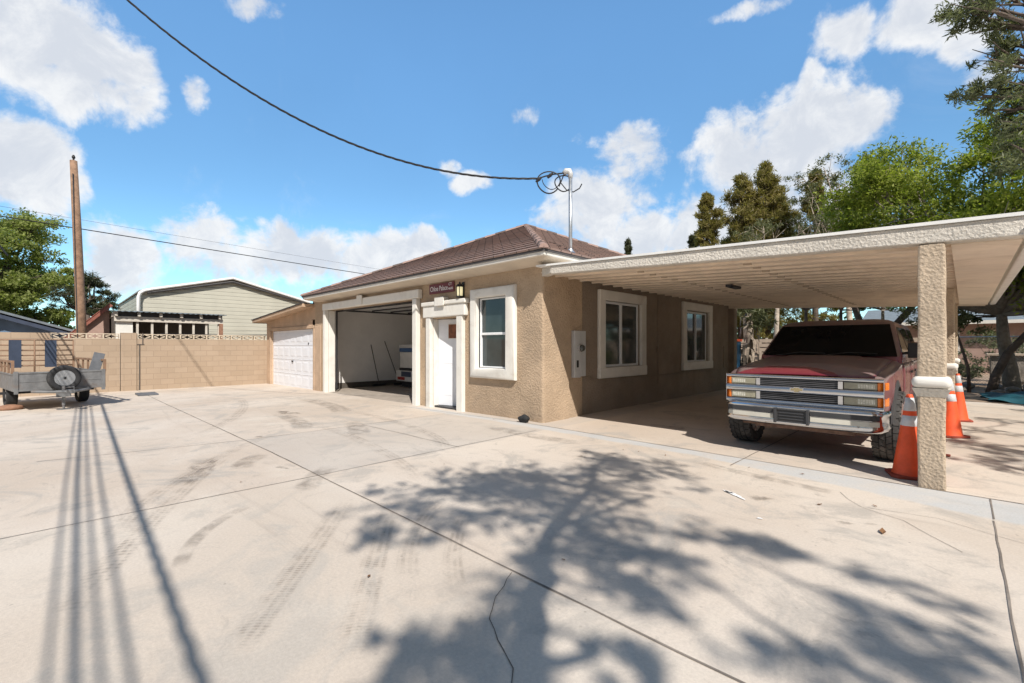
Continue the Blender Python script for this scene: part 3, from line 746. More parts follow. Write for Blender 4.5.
dc = m.build('deck_clip', 'soffit_lip', cp); dc['kind'] = 'stuff'
m = MB(); slope_box(m, 5.36, XR-.03, YF+.165, YB-.25, lambda x: zb(x)-.01, lambda x: zb(x)+.06); m.build('edge_panel', 'soffit', cp)
m = MB(); m.box(XR+.012, XR+.115, YF-.06, YB+.05, 2.385, 2.515)
m.build('gutter', 'gutter_white', cp, bevel=.02)
m = MB(); m.lathe([(.022,0),(.022,.02)], 10, Matrix.Translation((XR+.065,YF-.061,2.46)) @ Matrix.Rotation(R(90),4,'X')); m.build('gutter_outlet', 'dark_metal', cp)
m = MB(); m.box(2.28, 2.40, 2.6, 3.1, 2.50, 2.548); m.build('light_fixture', 'dark_metal', cp, bevel=.01)
for (x0, x1, y0, y1) in ((5.12, 5.325, -.185, .04), (5.12, 5.33, 4.78, 5.0), (5.12, 5.33, 9.18, 9.40)):
    m = MB(); n = 9
    rings = []
    for i in range(n+1):
        z = -.02+(zb(5.25)+.02)*i/n; j = lambda: (rng.random()-.5)*.012
        rings.append([(x0+j(),y0+j(),z),((x0+x1)/2,y0+j(),z),(x1+j(),y0+j(),z),(x1+j(),(y0+y1)/2,z),(x1+j(),y1+j(),z),((x0+x1)/2,y1+j(),z),(x0+j(),y1+j(),z),(x0+j(),(y0+y1)/2,z)])
    m.loft(rings); po = m.build('post', 'stucco_post', cp, bevel=.02)
    m = MB(); m.box(x0-.045, x1+.045, y0-.045, y1+.045, .985, 1.10); cl = m.build('collar', 'fascia_white', po, bevel=.05, seg=4); smooth_angle(cl)
    m = MB(); m.loft([[(x0-.04,y0-.04,.983),(x1+.04,y0-.04,.983),(x1+.04,y1+.04,.983),(x0-.04,y1+.04,.983)], [(x0-.004,y0-.004,.90),(x1+.004,y0-.004,.90),(x1+.004,y1+.004,.90),(x0-.004,y1+.004,.90)]]); m.build('collar_taper', 'stucco_fascia', po)

# ------------------------------------------------------------------ lean-to garage
lg = thing('lean_to_garage', (-12.7, 0, -.15), 'low tan garage with white panelled roll-up door beside block wall', 'garage')
m = MB(); rz = lambda x: 2.83+.064*(x+10.2)
panel_x(m, -15.2, -10.215, -.4, 2.30, .0, .2, [(-14.63,-10.28,-.4,2.0)]); m.build('wall', 'stucco_plain', lg)
m = MB(); m.prism([(-15.2,2.301),(-10.215,2.301),(-10.215,rz(-10.2)-.12),(-15.2,rz(-15.2)-.12)], lambda a, c, t: (a, t, c), .003, .19); m.box(-15.2, -15.0, .2, 6, -.4, 2.3); m.box(-15.2, -10.45, 6.0, 6.2, -.4, 2.4); m.build('gable_wall', 'stucco_plain', lg)
m = MB(); slope_box(m, -15.75, -10.27, -.40, 6.4, lambda x: rz(x)-.115, lambda x: rz(x)); m.build('roof', 'stucco_plain', lg, bevel=.01)
m = MB(); slope_box(m, -15.80, -10.27, -.43, 6.4, lambda x: rz(x)+.003, lambda x: rz(x)+.03); m.build('roof_edge', 'dark_roofing', lg)
m = MB(); m.box(-14.67, -10.24, -.04, -.003, 2.005, 2.11); m.box(-14.78, -14.635, -.04, -.003, -.3, 2.0); m.box(-10.275, -10.21, -.04, -.003, -.3, 2.0); m.build('door_frame', 'stucco_plain', lg, bevel=.006)
m = MB(); m.box(-10.17, -9.66, -.035, -.003, -.3, 2.08); m.build('pilaster', 'stucco_plain', lg, bevel=.02)
dm = MB(); W = 4.35/7
dm.box(-14.63, -10.28, .075, .11, -.165, 1.99)
for r_ in range(4):
    z0 = -.165+r_*.539
    for c_ in range(7):
        x0 = -14.63+c_*W
        dm.loft([[(x0+.09,.0745,z0+.09),(x0+W-.07,.0745,z0+.09),(x0+W-.07,.0745,z0+.45),(x0+.07,.0745,z0+.45)], [(x0+.11,.067,z0+.13),(x0+W-.11,.067,z0+.13),(x0+W-.11,.067,z0+.41),(x0+.11,.067,z0+.41)]])
    dm.box(-14.63, -10.28, .066, .0745, z0+.522, z0+.536)
gd = dm.build('garage_door', 'door_white', lg)
m = MB(); m.box(-12.5, -12.38, .03, .055, .80, .86); m.build('handle', 'dark_metal', gd)
m = MB(); m.box(-10.95, -10.91, .045, .06, 1.45, 1.52); m.build('lock', 'dark_metal', gd)

# ------------------------------------------------------------------ block wall
bw = thing('block_wall', (-15.35, -8, -.2), 'peach concrete block wall with a pierced top course', 'wall')
m = MB(); m.box(-15.40, -15.2, -26, -4.66, -.4, 1.64); m.box(-15.40, -15.2, -4.20, -.002, -.4, 1.64); m.build('block_courses', 'block', bw)
m = MB(); m.box(-15.44, -15.17, -4.64, -4.21, -.4, 1.86); m.build('pilaster', 'block', bw, bevel=.01)
m = MB(); m.box(-15.40, -15.2, -26, -6.35, 1.643, 1.82); m.build('top_course', 'block', bw)
vm = MB()
def vent(y0, y1):
    n = round((y1-y0)/.40); s = (y1-y0)/n
    for i in range(n):
        a = y0+i*s; X0, X1 = -15.39, -15.21
        vm.box(X0, X1, a, a+s, 1.643, 1.662); vm.box(X0, X1, a, a+s, 1.80, 1.825)
        for yy in (a+.001, a+s-.019): vm.box(X0, X1, yy, yy+.018, 1.663, 1.799)
        c = a+s/2
        for sy in (-1, 1):
            vm.bar((-15.3, c+sy*.03, 1.665), (-15.3, c+sy*.175, 1.731), .17, .022, (1,0,0)) if False else None
            vm.add([(X0,c+sy*.02,1.664),(X1,c+sy*.02,1.664),(X1,c+sy*.17,1.722),(X0,c+sy*.17,1.722),(X0,c+sy*.02,1.69),(X1,c+sy*.02,1.69),(X1,c+sy*.17,1.748),(X0,c+sy*.17,1.748)], [(0,1,2,3),(4,5,6,7),(0,1,5,4),(1,2,6,5),(2,3,7,6),(3,0,4,7)])
            vm.add([(X0,c+sy*.02,1.797),(X1,c+sy*.02,1.797),(X1,c+sy*.17,1.749),(X0,c+sy*.17,1.749),(X0,c+sy*.02,1.772),(X1,c+sy*.02,1.772),(X1,c+sy*.17,1.724),(X0,c+sy*.17,1.724)], [(0,1,2,3),(4,5,6,7),(0,1,5,4),(1,2,6,5),(2,3,7,6),(3,0,4,7)])
vent(-6.34, -4.67); vent(-4.19, -.05)
vm.build('pierced_block_course', 'vent_block', bw)
m = MB(); m.box(-15.2, -15.185, -4.15, -4.115, -.2, 1.45); m.box(-15.2, -15.185, -4.6, -4.0, 1.44, 1.465); m.box(-15.2, -15.186, -4.06, -4.03, 1.46, 1.86); m.build('step_crack', 'crack_dark', bw)

# ------------------------------------------------------------------ utility trailer (local: +x away from us, z up)
tr = thing('utility_trailer', (-9.95, -6.12, gz(-10)), 'grey steel utility trailer with railings parked along the block wall', 'trailer', rz=R(-170.8))
B = lambda mb, n, mt, p=tr, **k: mb.build(n, mt, p, local=True, **k)
m = MB(); m.box(.02, 3.3, -.78, .78, .49, .53); B(m, 'bed_floor', 'weathered_wood')
m = MB(); m.box(0, .04, -.80, .80, .46, .90); m.box(-.012, 0, -.80, .80, .86, .90); m.box(-.012, 0, -.80, .80, .46, .50); m.box(-.006, 0, -.76, .76, .665, .68)
for y in (-.79, .72): m.box(-.02, -.0, y, y+.07, .40, .92)
B(m, 'front_panel', 'grey_steel', bevel=.004)
for sy in (-1, 1):
    m = MB(); y0 = sy*.80; m.box(.05, 3.3, min(y0, y0-sy*.03), max(y0, y0-sy*.03), .46, .86); m.box(.05, 3.3, min(y0, y0+sy*.015), max(y0, y0+sy*.015), .83, .87); B(m, 'side_panel', 'grey_steel', bevel=.004)
    m = MB(); m.box(.05, 3.28, y0-.025, y0+.025, 1.12, 1.17)
    m.box(.05, .10, y0-.025, y0+.025, .872, 1.118)
    for i in range(1, 7): x = .05+i*.53; m.box(x, x+.045, y0-.02, y0+.02, .872, 1.118)
    B(m, 'railing', 'rail_brown')
m = MB()
for i in range(6): z = .95+i*.145; m.tube([(3.3,-.80,z),(3.3,.80,z)], .018, 8)
for y in (-.80, 0, .80): m.tube([(3.3,y,.5),(3.3,y,1.68)], .02, 8)
ramp = B(m, 'ramp_gate', 'rail_brown', smooth=True)
for y in (-.32, .38): m = MB(); m.box(3.25, 3.275, y-.12, y+.12, .9, 1.67); B(m, 'ramp_plate', 'navy', ramp)
m = MB(); m.tube([(.0,-.5,.44),(-.75,0,.44)], .035, 6); m.tube([(.0,.5,.44),(-.75,0,.44)], .035, 6); m.box(-.95, -.70, -.05, .05, .42, .50); B(m, 'tongue', 'grey_steel')
m = MB(); m.tube([(-.28,.02,.55),(-.28,.02,.10)], .032, 10); m.tube([(-.28,.02,.12),(-.28,.02,.03)], .024, 8); m.box(-.38, -.18, -.09, .13, .0, .02); m.tube([(-.28,.02,.52),(-.28,-.16,.52),(-.28,-.16,.44)], .012, 6); m.box(-.34, -.2, -.10, .14, .30, .46); B(m, 'jack', 'grey_steel')
m = MB(); m.box(1.55, 1.63, -.9, .9, .30, .36); B(m, 'axle', 'dark_metal')
def tyre_profile(Rr, w): h = w/2; return [(Rr*.62,-h*.75),(Rr*.80,-h),(Rr*.93,-h),(Rr*.985,-h*.82),(Rr,-h*.5),(Rr,h*.5),(Rr*.985,h*.82),(Rr*.93,h),(Rr*.80,h),(Rr*.62,h*.75)]
def wheel(parent, c, Rr, w, axis, name='wheel', rimmat='galv', spokes=8, face=1):
    rot_ = Matrix.Rotation(R(90), 4, 'Y') if axis == 'x' else Matrix.Rotation(R(90), 4, 'X')
    T = Matrix.Translation(c) @ rot_
    m = MB(); m.lathe(tyre_profile(Rr, w), 36, T, closed=True); t = B(m, name, 'rubber_plain', parent, smooth=False); smooth_angle(t, 50)
    m = MB(); d = w*.30*face
    m.lathe([(Rr*.64,d*1.15),(Rr*.60,d*.9),(Rr*.55,d*.5),(Rr*.42,d*.62),(Rr*.22,d*.9),(Rr*.14,d*1.15),(0,d*1.15)], 32, T); m.lathe([(Rr*.64,-d*1.1),(Rr*.58,-d*.5),(0,-d*.4)], 24, T)
    nf_ = len(m.f)
    for k in range(spokes):
        a = 2*PI*k/spokes; q = T @ Matrix.Translation((Rr*.41*math.cos(a), Rr*.41*math.sin(a), d*.68)); m.lathe([(0,-.002*face),(Rr*.07,-.002*face),(Rr*.07,.004*face+d*.08),(0,.004*face+d*.08)], 10, q)
    m.lathe([(0,d*1.1),(Rr*.085,d*1.1),(Rr*.08,d*1.45),(0,d*1.5)], 12, T)
    rm = B(m, 'rim', rimmat, t); two_tone(rm, nf_, 'black_plastic'); smooth_angle(rm, 50)
    return t
for sy in (-1, 1): wheel(tr, (1.59, sy*.66, .31), .32, .20, 'y')
wheel(tr, (-.11, -.02, .74), .30, .18, 'x', 'spare_wheel', 'galv', 8, -1)
pl = thing('plank', (-10.4, -5.42, .38), 'short dark board leaning on the trailer front corner rail', 'board')
m = MB(); m.bar((-10.25,-5.62,.42),(-10.45,-5.42,1.22), .22, .04, (1,0,0)); m.build('board_face', 'mat_grey', pl, bevel=.006)
m = MB(); m.box(-13.2,-12.4,-4.45,-3.95,gz(-12.8),gz(-12.8)+.05); tag(m.build('floor_mat', 'mat_grey', bevel=.01), 'flat dark grey mat on the concrete beside the block wall', 'mat')
m = MB(); m.lathe([(0,0),(.22,.0),(.25,.05),(.2,.09),(.08,.12),(0,.12)], 14, Matrix.Translation((-10.6,-7.0,gz(-10.6)))); tag(m.build('brown_pan', 'rust_wood', smooth=True), 'low rusty brown pan on the ground under the trailer', 'pan')

# ------------------------------------------------------------------ sport utility vehicle
TX, TY = 3.98, .20
suv = thing('parked_suv', (TX, TY, 0), 'dusty maroon four-door sport utility with chrome grille under the carport', 'car')
FA, RA, WR = .84, 3.84, .415      # axle y, wheel radius
def zbot(y):
    z = .50
    for a in (FA, RA):
        d = abs(y-a)
        if d < .52: z = max(z, .40+math.sqrt(max(0,.52**2-d*d)))
    return min(z, .93)
def ztop(y):
    if y < .16: return .985
    if y < .40: return .985+.085*(1-((.40-y)/.24)**2)
    if y < 1.5: return 1.07+.10*(y-.40)/1.1
    return 1.17
def Wd(y):
    return .895+.065*min(1, max(0, (y-.10)/.35))**.6
def sect(y):
    z, w, zb_ = ztop(y), Wd(y), zbot(y); k = min(1, (y-.1)/.4)
    pts = [(0,z+.035*k),(.45*w,z+.03*k),(.78*w,z+.008),(.92*w,z-.012),(.985*w,z-.055),(w,max(z-.20,zb_+.012)),(w*.995,max(.72,zb_+.006)),(w*.97,zb_),(.55*w,zb_),(0,zb_)]
    full = pts + [(-a, c) for a, c in pts[-2:0:-1]]
    return [(a, y, c) for a, c in full]
ys = sorted({.10,.13,.16,.2,.25,.3,.35,.4, *[round(.30+.04*i,3) for i in range(28)], 1.5, 1.8, 2.2, 2.6, 3.0, *[round(3.30+.04*i,3) for i in range(28)], 4.6, 4.95, 5.02})
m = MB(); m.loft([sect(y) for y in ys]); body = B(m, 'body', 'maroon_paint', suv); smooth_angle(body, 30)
# hood panel, slightly proud
rings = []
for i in range(15):
    y = .125+(1.50-.125)*i/14; z = ztop(y); k = min(1, (y-.1)/.4); w = Wd(y)
    prof = [(-.84,-.012),(-.76,.008),(-.60,.020),(-.50,.024),(-.46,.032),(-.2,.036),(0,.038)]
    rings.append([(a*w/.96, y, z+.004+c*max(.3,k)+(.006 if abs(a) < .5 else 0)) for a, c in prof + [(-a, c) for a, c in prof[-2::-1]]])
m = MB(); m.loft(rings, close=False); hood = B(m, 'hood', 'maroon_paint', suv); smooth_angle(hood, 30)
for sx in (-1, 1):
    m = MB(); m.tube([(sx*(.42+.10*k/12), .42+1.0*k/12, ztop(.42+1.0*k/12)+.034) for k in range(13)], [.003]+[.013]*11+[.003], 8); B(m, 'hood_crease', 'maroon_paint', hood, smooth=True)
so = hood.modifiers.new('thick', 'SOLIDIFY'); so.thickness = .012; so.offset = 1
# greenhouse
def ring_z(z, hx, ya, yb, rr=.12):
    out = []
    for cx, cy, a0 in ((hx-rr, ya+rr, -90), (hx-rr, yb-rr, 0), (-hx+rr, yb-rr, 90), (-hx+rr, ya+rr, 180)):
        for k in range(5): t = R(a0+90*k/4); out.append((cx+rr*math.cos(t), cy+rr*math.sin(t), z))
    return out
# bow the front edge forward a little
def bow(rg, ya, amt): return [(x, y-amt*(1-(x/.9)**2) if y < ya+.14 else y, z) for x, y, z in rg]
rings = [bow(ring_z(1.13,.945,1.60,5.0,.08),1.60,.10), bow(ring_z(1.22,.94,1.63,5.0,.08),1.63,.09), bow(ring_z(1.66,.80,2.22,4.84,.08),2.22,.06), bow(ring_z(1.71,.77,2.30,4.80,.09),2.30,.055), bow(ring_z(1.745,.70,2.42,4.74,.12),2.42,.04), bow(ring_z(1.768,.58,2.60,4.62,.14),2.6,.02), bow(ring_z(1.775,.40,2.85,4.4,.14),2.85,.0)]
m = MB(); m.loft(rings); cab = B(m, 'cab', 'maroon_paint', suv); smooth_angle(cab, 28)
def lerp(a, c, t): return a+(c-a)*t
def front_pt(u, t, off=.006):   # u -1..1 across, t 0..1 up the windshield
    z = lerp(1.215, 1.668, t); hx = lerp(.94,.798,t)-.05; y = lerp(1.63,2.225,t); am = lerp(.09,.06,t); x = u*hx
    return (x, y-am*(1-(x/.9)**2)-off, z+off*.7)
m = MB(); m.loft([[front_pt(-1+2*i/12, t) for i in range(13)] for t in (0,.25,.5,.75,1)], close=False); ws = B(m, 'windshield', 'car_glass', suv, smooth=True)
m = MB()
for a, c in ((-.75,.02),(-.05,.75)): m.tube([front_pt(a,-.02,.02), front_pt((a+c)/2,.07,.03), front_pt(c,.05,.022)], .009, 5)
B(m, 'wiper', 'black_plastic', suv)
m = MB(); m.box(-.13,.13,1.9,1.905,0,0.001) if False else None
def side_pt(sx, y, z, off=.006):
    t = (z-1.22)/(1.66-1.22); return (sx*(lerp(.94,.80,t)+off), y, z+off*.3)
for sx in (-1, 1):
    for q in ([(1.80,1.24),(2.30,1.63),(2.72,1.63),(2.72,1.24)], [(2.83,1.24),(2.83,1.63),(3.62,1.63),(3.70,1.24)], [(3.84,1.24),(3.80,1.63),(4.62,1.63),(4.74,1.24)]):
        m = MB(); m.add([side_pt(sx, y, z) for y, z in q], [(0,1,2,3)]); B(m, 'side_window', 'car_side_glass', suv)
m = MB(); m.add([(-.66,5.006,1.25),(.66,5.006,1.25),(.56,4.862,1.63),(-.56,4.862,1.63)], [(0,1,2,3)]); B(m, 'rear_window', 'car_glass', suv)
# doors
def body_x(z, y):
    s = [(p[0], p[2]) for p in sect(y)[:8]]
    for (xa, za), (xb, zb_) in zip(s[3:], s[4:]):
        if zb_ <= z <= za: return lerp(xb, xa, (z-zb_)/(za-zb_+1e-9))
    return s[-2][0]
for sx in (-1, 1):
    for ya, yb in ((1.62, 2.76), (2.78, 3.42)):
        m = MB(); rr = [[(sx*(body_x(z, y)+.007), y, z) for y in [ya+(yb-ya)*k/6 for k in range(7)]] for z in (.54,.62,.70,.78,.86,.94,1.02,1.08,1.12)]
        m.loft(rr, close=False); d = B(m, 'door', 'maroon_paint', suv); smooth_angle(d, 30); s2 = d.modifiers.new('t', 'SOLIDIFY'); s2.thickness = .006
        m = MB(); m.bar((sx*.985, yb-.22, .99), (sx*.985, yb-.08, .99), .02, .035); B(m, 'handle', 'black_plastic', d)
    m = MB(); m.tube([(sx*.88,1.86,1.25),(sx*1.0,1.84,1.27)], .02, 8); m.box(min(sx*.99,sx*1.19), max(sx*.99,sx*1.19), 1.80, 1.90, 1.20, 1.40); B(m, 'mirror', 'black_plastic', suv, bevel=.02) if sx > 0 else None
    for a in (FA, RA):
        m = MB(); pr = []
        for k in range(19):
            t = R(8+164*k/18); pr.append((a+.535*math.cos(t), .42+.535*math.sin(t)))
        inn = [(a+.46*math.cos(R(8+164*k/18)), .42+.46*math.sin(R(8+164*k/18))) for k in range(19)]
        o = len(m.v)
        for k in range(19): m.v += [(sx*.94, *pr[k]), (sx*.962, *pr[k]), (sx*.980, *inn[k]), (sx*.93, *inn[k])]
        for k in range(18):
            for j in range(4): m.f.append((o+4*k+j, o+4*k+(j+1)%4, o+4*k+4+(j+1)%4, o+4*k+4+j))
        fl = B(m, 'fender_flare', 'flare_grey', suv); smooth_angle(fl, 35)
for a in (FA, RA):
    m = MB(); m.box(-.66, .66, a-.55, a+.55, .90, .94)
    for sx in (-1, 1): m.box(min(sx*.50,sx*.54), max(sx*.50,sx*.54), a-.5, a+.5, .5, .92)
    B(m, 'wheel_well', 'black_plastic', suv)
# grille
m = MB(); gy0, gy1 = .055, .10
for z0, z1, d in ((.955,1.0,-.004),(.788,.868,-.024),(.640,.692,-.004)): m.prism([(gy1,z0)]+[(gy0+d+.028-.028*math.cos(R(q)), (z0+z1)/2+(z1-z0)/2*math.sin(R(q))) for q in range(-90,91,22)]+[(gy1,z1)], lambda a, c, t: (t, a, c), -.90, .90)
for x in (-.50, .45): m.box(x, x+.05, gy0-.004, gy1, .693, .787); m.box(x, x+.05, gy0-.004, gy1, .869, .954)
m.box(-.905, -.90, gy0, gy1, .645, 1.0); m.box(.90, .905, gy0, gy1, .645, 1.0)
gr = B(m, 'grille', 'chrome', suv); smooth_angle(gr, 40)
m = MB(); m.box(-.45, .45, .094, .098, .686, .964); B(m, 'grille_back', 'black_grille', gr); m = MB()
for z in (.704,.725,.746,.767,.877,.898,.919,.940): m.box(-.449, .449, .070, .093, z, z+.009)
B(m, 'grille_slats', 'slat_grey', gr)
em_ = [(-.13,-.012),(-.045,-.012),(-.055,-.032),(.055,-.032),(.045,-.012),(.13,-.012),(.12,.022),(.048,.022),(.058,.034),(-.058,.034),(-.048,.022),(-.12,.022)]
m = MB(); m.prism([(a*.52,c*.72) for a, c in em_], lambda a, c, t: (a, t, .831+c), .018, .034); B(m, 'emblem', 'gold', gr)
m = MB(); m.prism([(a*.64,c*1.05) for a, c in em_], lambda a, c, t: (a, t, .831+c), .024, .0345); B(m, 'emblem_edge', 'chrome_dull', gr)
for sx in (-1, 1):
    for z0, z1 in ((.872,.951),(.696,.785)):
        xa, xb = (.505, .84) if sx > 0 else (-.84, -.505)
        m = MB(); m.box(xa, xb, .062, .09, z0, z1); hl = B(m, 'headlight', 'lens', suv, bevel=.008)
        m = MB(); c = (xa+xb)/2; 
        c1, c2 = (xa+.42*(xb-xa), xa+.93*(xb-xa)) if sx > 0 else (xa+.07*(xb-xa), xa+.58*(xb-xa)); m.box(c1, c2, .0600, .0615, z0+.018, z1-.018); B(m, 'reflector', 'lens_inner', hl); m = MB()
        for k in range(12): m.box(xa+.012+k*(xb-xa-.024)/12, xa+.012+(k+.16)*(xb-xa-.024)/12, .0585, .0598, z0+.012, z1-.012)
        B(m, 'lens_ribs', 'lens', hl)
        pts = [(.842,.058),(.872,.066),(.905,.11),(.935,.24),(.915,.24),(.84,.10)]
        m = MB(); m.prism([(sx*a, y) for a, y in pts], lambda a, y, t: (a, y, t), z0-.002, z1+.002); B(m, 'marker_light', 'amber', suv, bevel=.006)
# front bumper
pathb = [(-.925,.44),(-.92,.22),(-.88,.08),(-.77,.012),(-.4,-.01),(0,-.015),(.4,-.01),(.77,.012),(.88,.08),(.92,.22),(.925,.44)]
def bump_sec(p, q, prof, push=0):
    d = Vector((q[0]-p[0], q[1]-p[1])).normalized(); n = Vector((d.y, -d.x)); return n
def sweep(path, prof):
    rings = []
    for i, p in enumerate(path):
        a, c = path[max(i-1,0)], path[min(i+1,len(path)-1)]; d = Vector((c[0]-a[0], c[1]-a[1])).normalized(); n = Vector((d.y, -d.x))
        rings.append([(p[0]+n.x*o, p[1]+n.y*o, z) for o, z in prof])
    return rings
m = MB(); m.loft(sweep(pathb, [(-.10,.645),(.0,.645),(.022,.63),(.028,.605),(.012,.575),(.012,.50),(.024,.455),(.02,.425),(-.01,.40),(-.05,.40),(-.04,.60)])); bp = B(m, 'front_bumper', 'chrome', suv); smooth_angle(bp, 45)
for xa, xb in ((-.85,-.26),(.17,.85)):
    n = 8; pp = []
    for k in range(n+1):
        x = lerp(xa, xb, k/n)
        for (p, q) in zip(pathb[:-1], pathb[1:]):
            if p[0] <= x <= q[0]: y = lerp(p[1], q[1], (x-p[0])/(q[0]-p[0]+1e-9)); break
        pp.append((x, y))
    m = MB(); m.loft(sweep(pp, [(.013,.600),(.034,.594),(.034,.543),(.013,.537)])); B(m, 'bumper_strip', 'bumper_grey', bp)
    m = MB(); m.loft(sweep(pp, [(.013,.533),(.031,.529),(.033,.478),(.014,.472)])); B(m, 'bumper_pad', 'bumper_cream', bp)
m = MB(); m.box(-.25, .16, -.045, -.0, .44, .60); 
for z in (.475,.51,.545): m.box(-.19, .10, -.056, -.046, z, z+.014)
m.box(-.25, -.215, -.07, -.046, .43, .61); m.box(.125, .16, -.07, -.046, .43, .61); m.box(-.214, .124, -.058, -.046, .585, .60)
B(m, 'plate_bracket', 'bumper_grey', bp, bevel=.006)
m = MB(); m.tube([(-.75,.30,.36),(.75,.30,.36)], .03, 8); m.box(-.55, .6, .18, .30, .33, .39); m.box(-.2, .15, .5, 1.1, .28, .42); m.tube([(-.72,FA,.415),(.72,FA,.415)], .045, 8); m.tube([(-.72,RA,.415),(.72,RA,.415)], .05, 8)
for x in (-.45, .45): m.box(x-.04, x+.04, .2, 4.9, .42, .52)
B(m, 'chassis', 'rust', suv)
m = MB(); m.loft([[(-.97,5.03,.44),(.97,5.03,.44),(.97,5.03,.62),(-.97,5.03,.62)],[(-.97,5.14,.46),(.97,5.14,.46),(.97,5.14,.60),(-.97,5.14,.60)]]); B(m, 'rear_bumper', 'chrome', suv)
for sx in (-1, 1): m = MB(); m.box(min(sx*.78,sx*.93), max(sx*.78,sx*.93), 5.0, 5.035, .75, 1.1); B(m, 'tail_light', 'red_lens', suv)
suv.scale = (.93, 1., 1.03)
# off-road wheels with chunky tread
def mud_wheel(c, sx):
    w = .29; T = Matrix.Translation(c) @ Matrix.Rotation(R(90), 4, 'Y')
    m = MB(); m.lathe(tyre_profile(WR-.012, w), 48, T, closed=True)
    N = 30
    for k in range(N):
        a0 = 2*PI*k/N
        for (za, zb_, da, ra) in ((-.135,-.075,.0,0),(-.062,-.008,.5,.35),(.006,.060,.0,-.35),(.075,.135,.5,0)):
            a = a0+da*2*PI/N; wd = .062/WR
            P_ = []
            for rr_ in (WR-.016, WR+.002):
                for (s1, z) in ((-1,za),(1,za),(1,zb_),(-1,zb_)):
                    t = a+s1*wd*.62+ra*(z-(za+zb_)/2)*3; R2 = rr_-(.012 if abs(z) > .12 else 0); P_.append(T @ Vector((R2*math.cos(t), R2*math.sin(t), z)))
            m.add(P_, [(3,2,1,0),(4,5,6,7),(0,1,5,4),(1,2,6,5),(2,3,7,6),(3,0,4,7)])
        for zs in (-1, 1):      # shoulder lugs on the sidewall
            a = a0; P_ = []
            for z in (zs*.130, zs*.149):
                for (s1, rr_) in ((-1,WR*.90),(1,WR*.90),(1,WR*.985),(-1,WR*.985)): t = a+s1*.05; P_.append(T @ Vector((rr_*math.cos(t), rr_*math.sin(t), z)))
            m.add(P_, [(3,2,1,0),(4,5,6,7),(0,1,5,4),(1,2,6,5),(2,3,7,6),(3,0,4,7)])
    t = B(m, 'wheel', 'rubber', suv)
    m = MB(); d = .11*sx
    m.lathe([(WR*.64,d*1.22),(WR*.60,d*1.05),(WR*.56,d*.45),(WR*.40,d*.55),(WR*.26,d*.85),(WR*.2,d*.9),(WR*.17,d*1.25),(0,d*1.3)], 36, T); m.lathe([(WR*.64,-d*1.2),(WR*.58,-d*.5),(0,-d*.3)], 20, T)
    nf_ = len(m.f)
    for k in range(6):
        a = 2*PI*k/6; q = T @ Matrix.Translation((WR*.44*math.cos(a), WR*.44*math.sin(a), d*.56)); m.lathe([(0,-.003),(.032,-.003),(.032,.006*sx),(0,.006*sx)], 12, q)
    rm = B(m, 'rim', 'chrome_dull', t); two_tone(rm, nf_, 'black_plastic'); smooth_angle(rm, 50)
for sx in (-1, 1):
    for a in (FA, RA): mud_wheel((sx*.875, a, WR), sx)

# ------------------------------------------------------------------ traffic cones
def make_cone(loc, label):
    t = thing('traffic_cone', loc, label, 'traffic cone', 'traffic cones by the carport posts')
    Hc = .88; rad = lambda z: lerp(.148, .028, (z-.03)/(Hc-.03))
    m = MB(); m.lathe([(.155,.028),(rad(.06),.06),(rad(.45),.45),(rad(.85),.85),(.027,Hc-.01),(.022,Hc),(.014,Hc),(.014,Hc-.06)], 32); c = m.build('cone_body', 'cone_orange', t, local=True); smooth_angle(c, 40)
    for z0, z1 in ((.545,.655),(.705,.845)): 
        m = MB(); m.lathe([(rad(z0)+.001,z0),(rad(z0)+.0035,z0+.002),(rad(z1)+.0035,z1-.002),(rad(z1)+.001,z1)], 32); q = m.build('reflective_band', 'cone_band', t, local=True); smooth_angle(q, 60)
    m = MB(); s = .185; c4 = .05
    oc = [(-s+c4,-s),(s-c4,-s),(s,-s+c4),(s,s-c4),(s-c4,s),(-s+c4,s),(-s,s-c4),(-s,-s+c4)]
    m.prism(oc, lambda a, b_, z: (a, b_, z), 0., .03); m.build('cone_foot', 'cone_base', t, local=True, bevel=.006)
    return t
cone = make_cone((5.035, .235, .002), 'orange traffic cone tight behind the front stucco post, nearest one'); cone.rotation_euler = (0,0,.3)
c2 = dup(cone, (5.29, 3.55, .002), .8, 'orange traffic cone half hidden right of front post, plain flank showing')
c3 = dup(cone, (5.36, 5.72, .002), .2, 'farthest orange traffic cone with white bands, beside the second post')
c4 = dup(cone, (5.10, 1.72, .01), 1.1, 'leaning orange cone showing only its tip between the post collar and the fender'); c4.rotation_euler = (R(-5), R(9), .9)

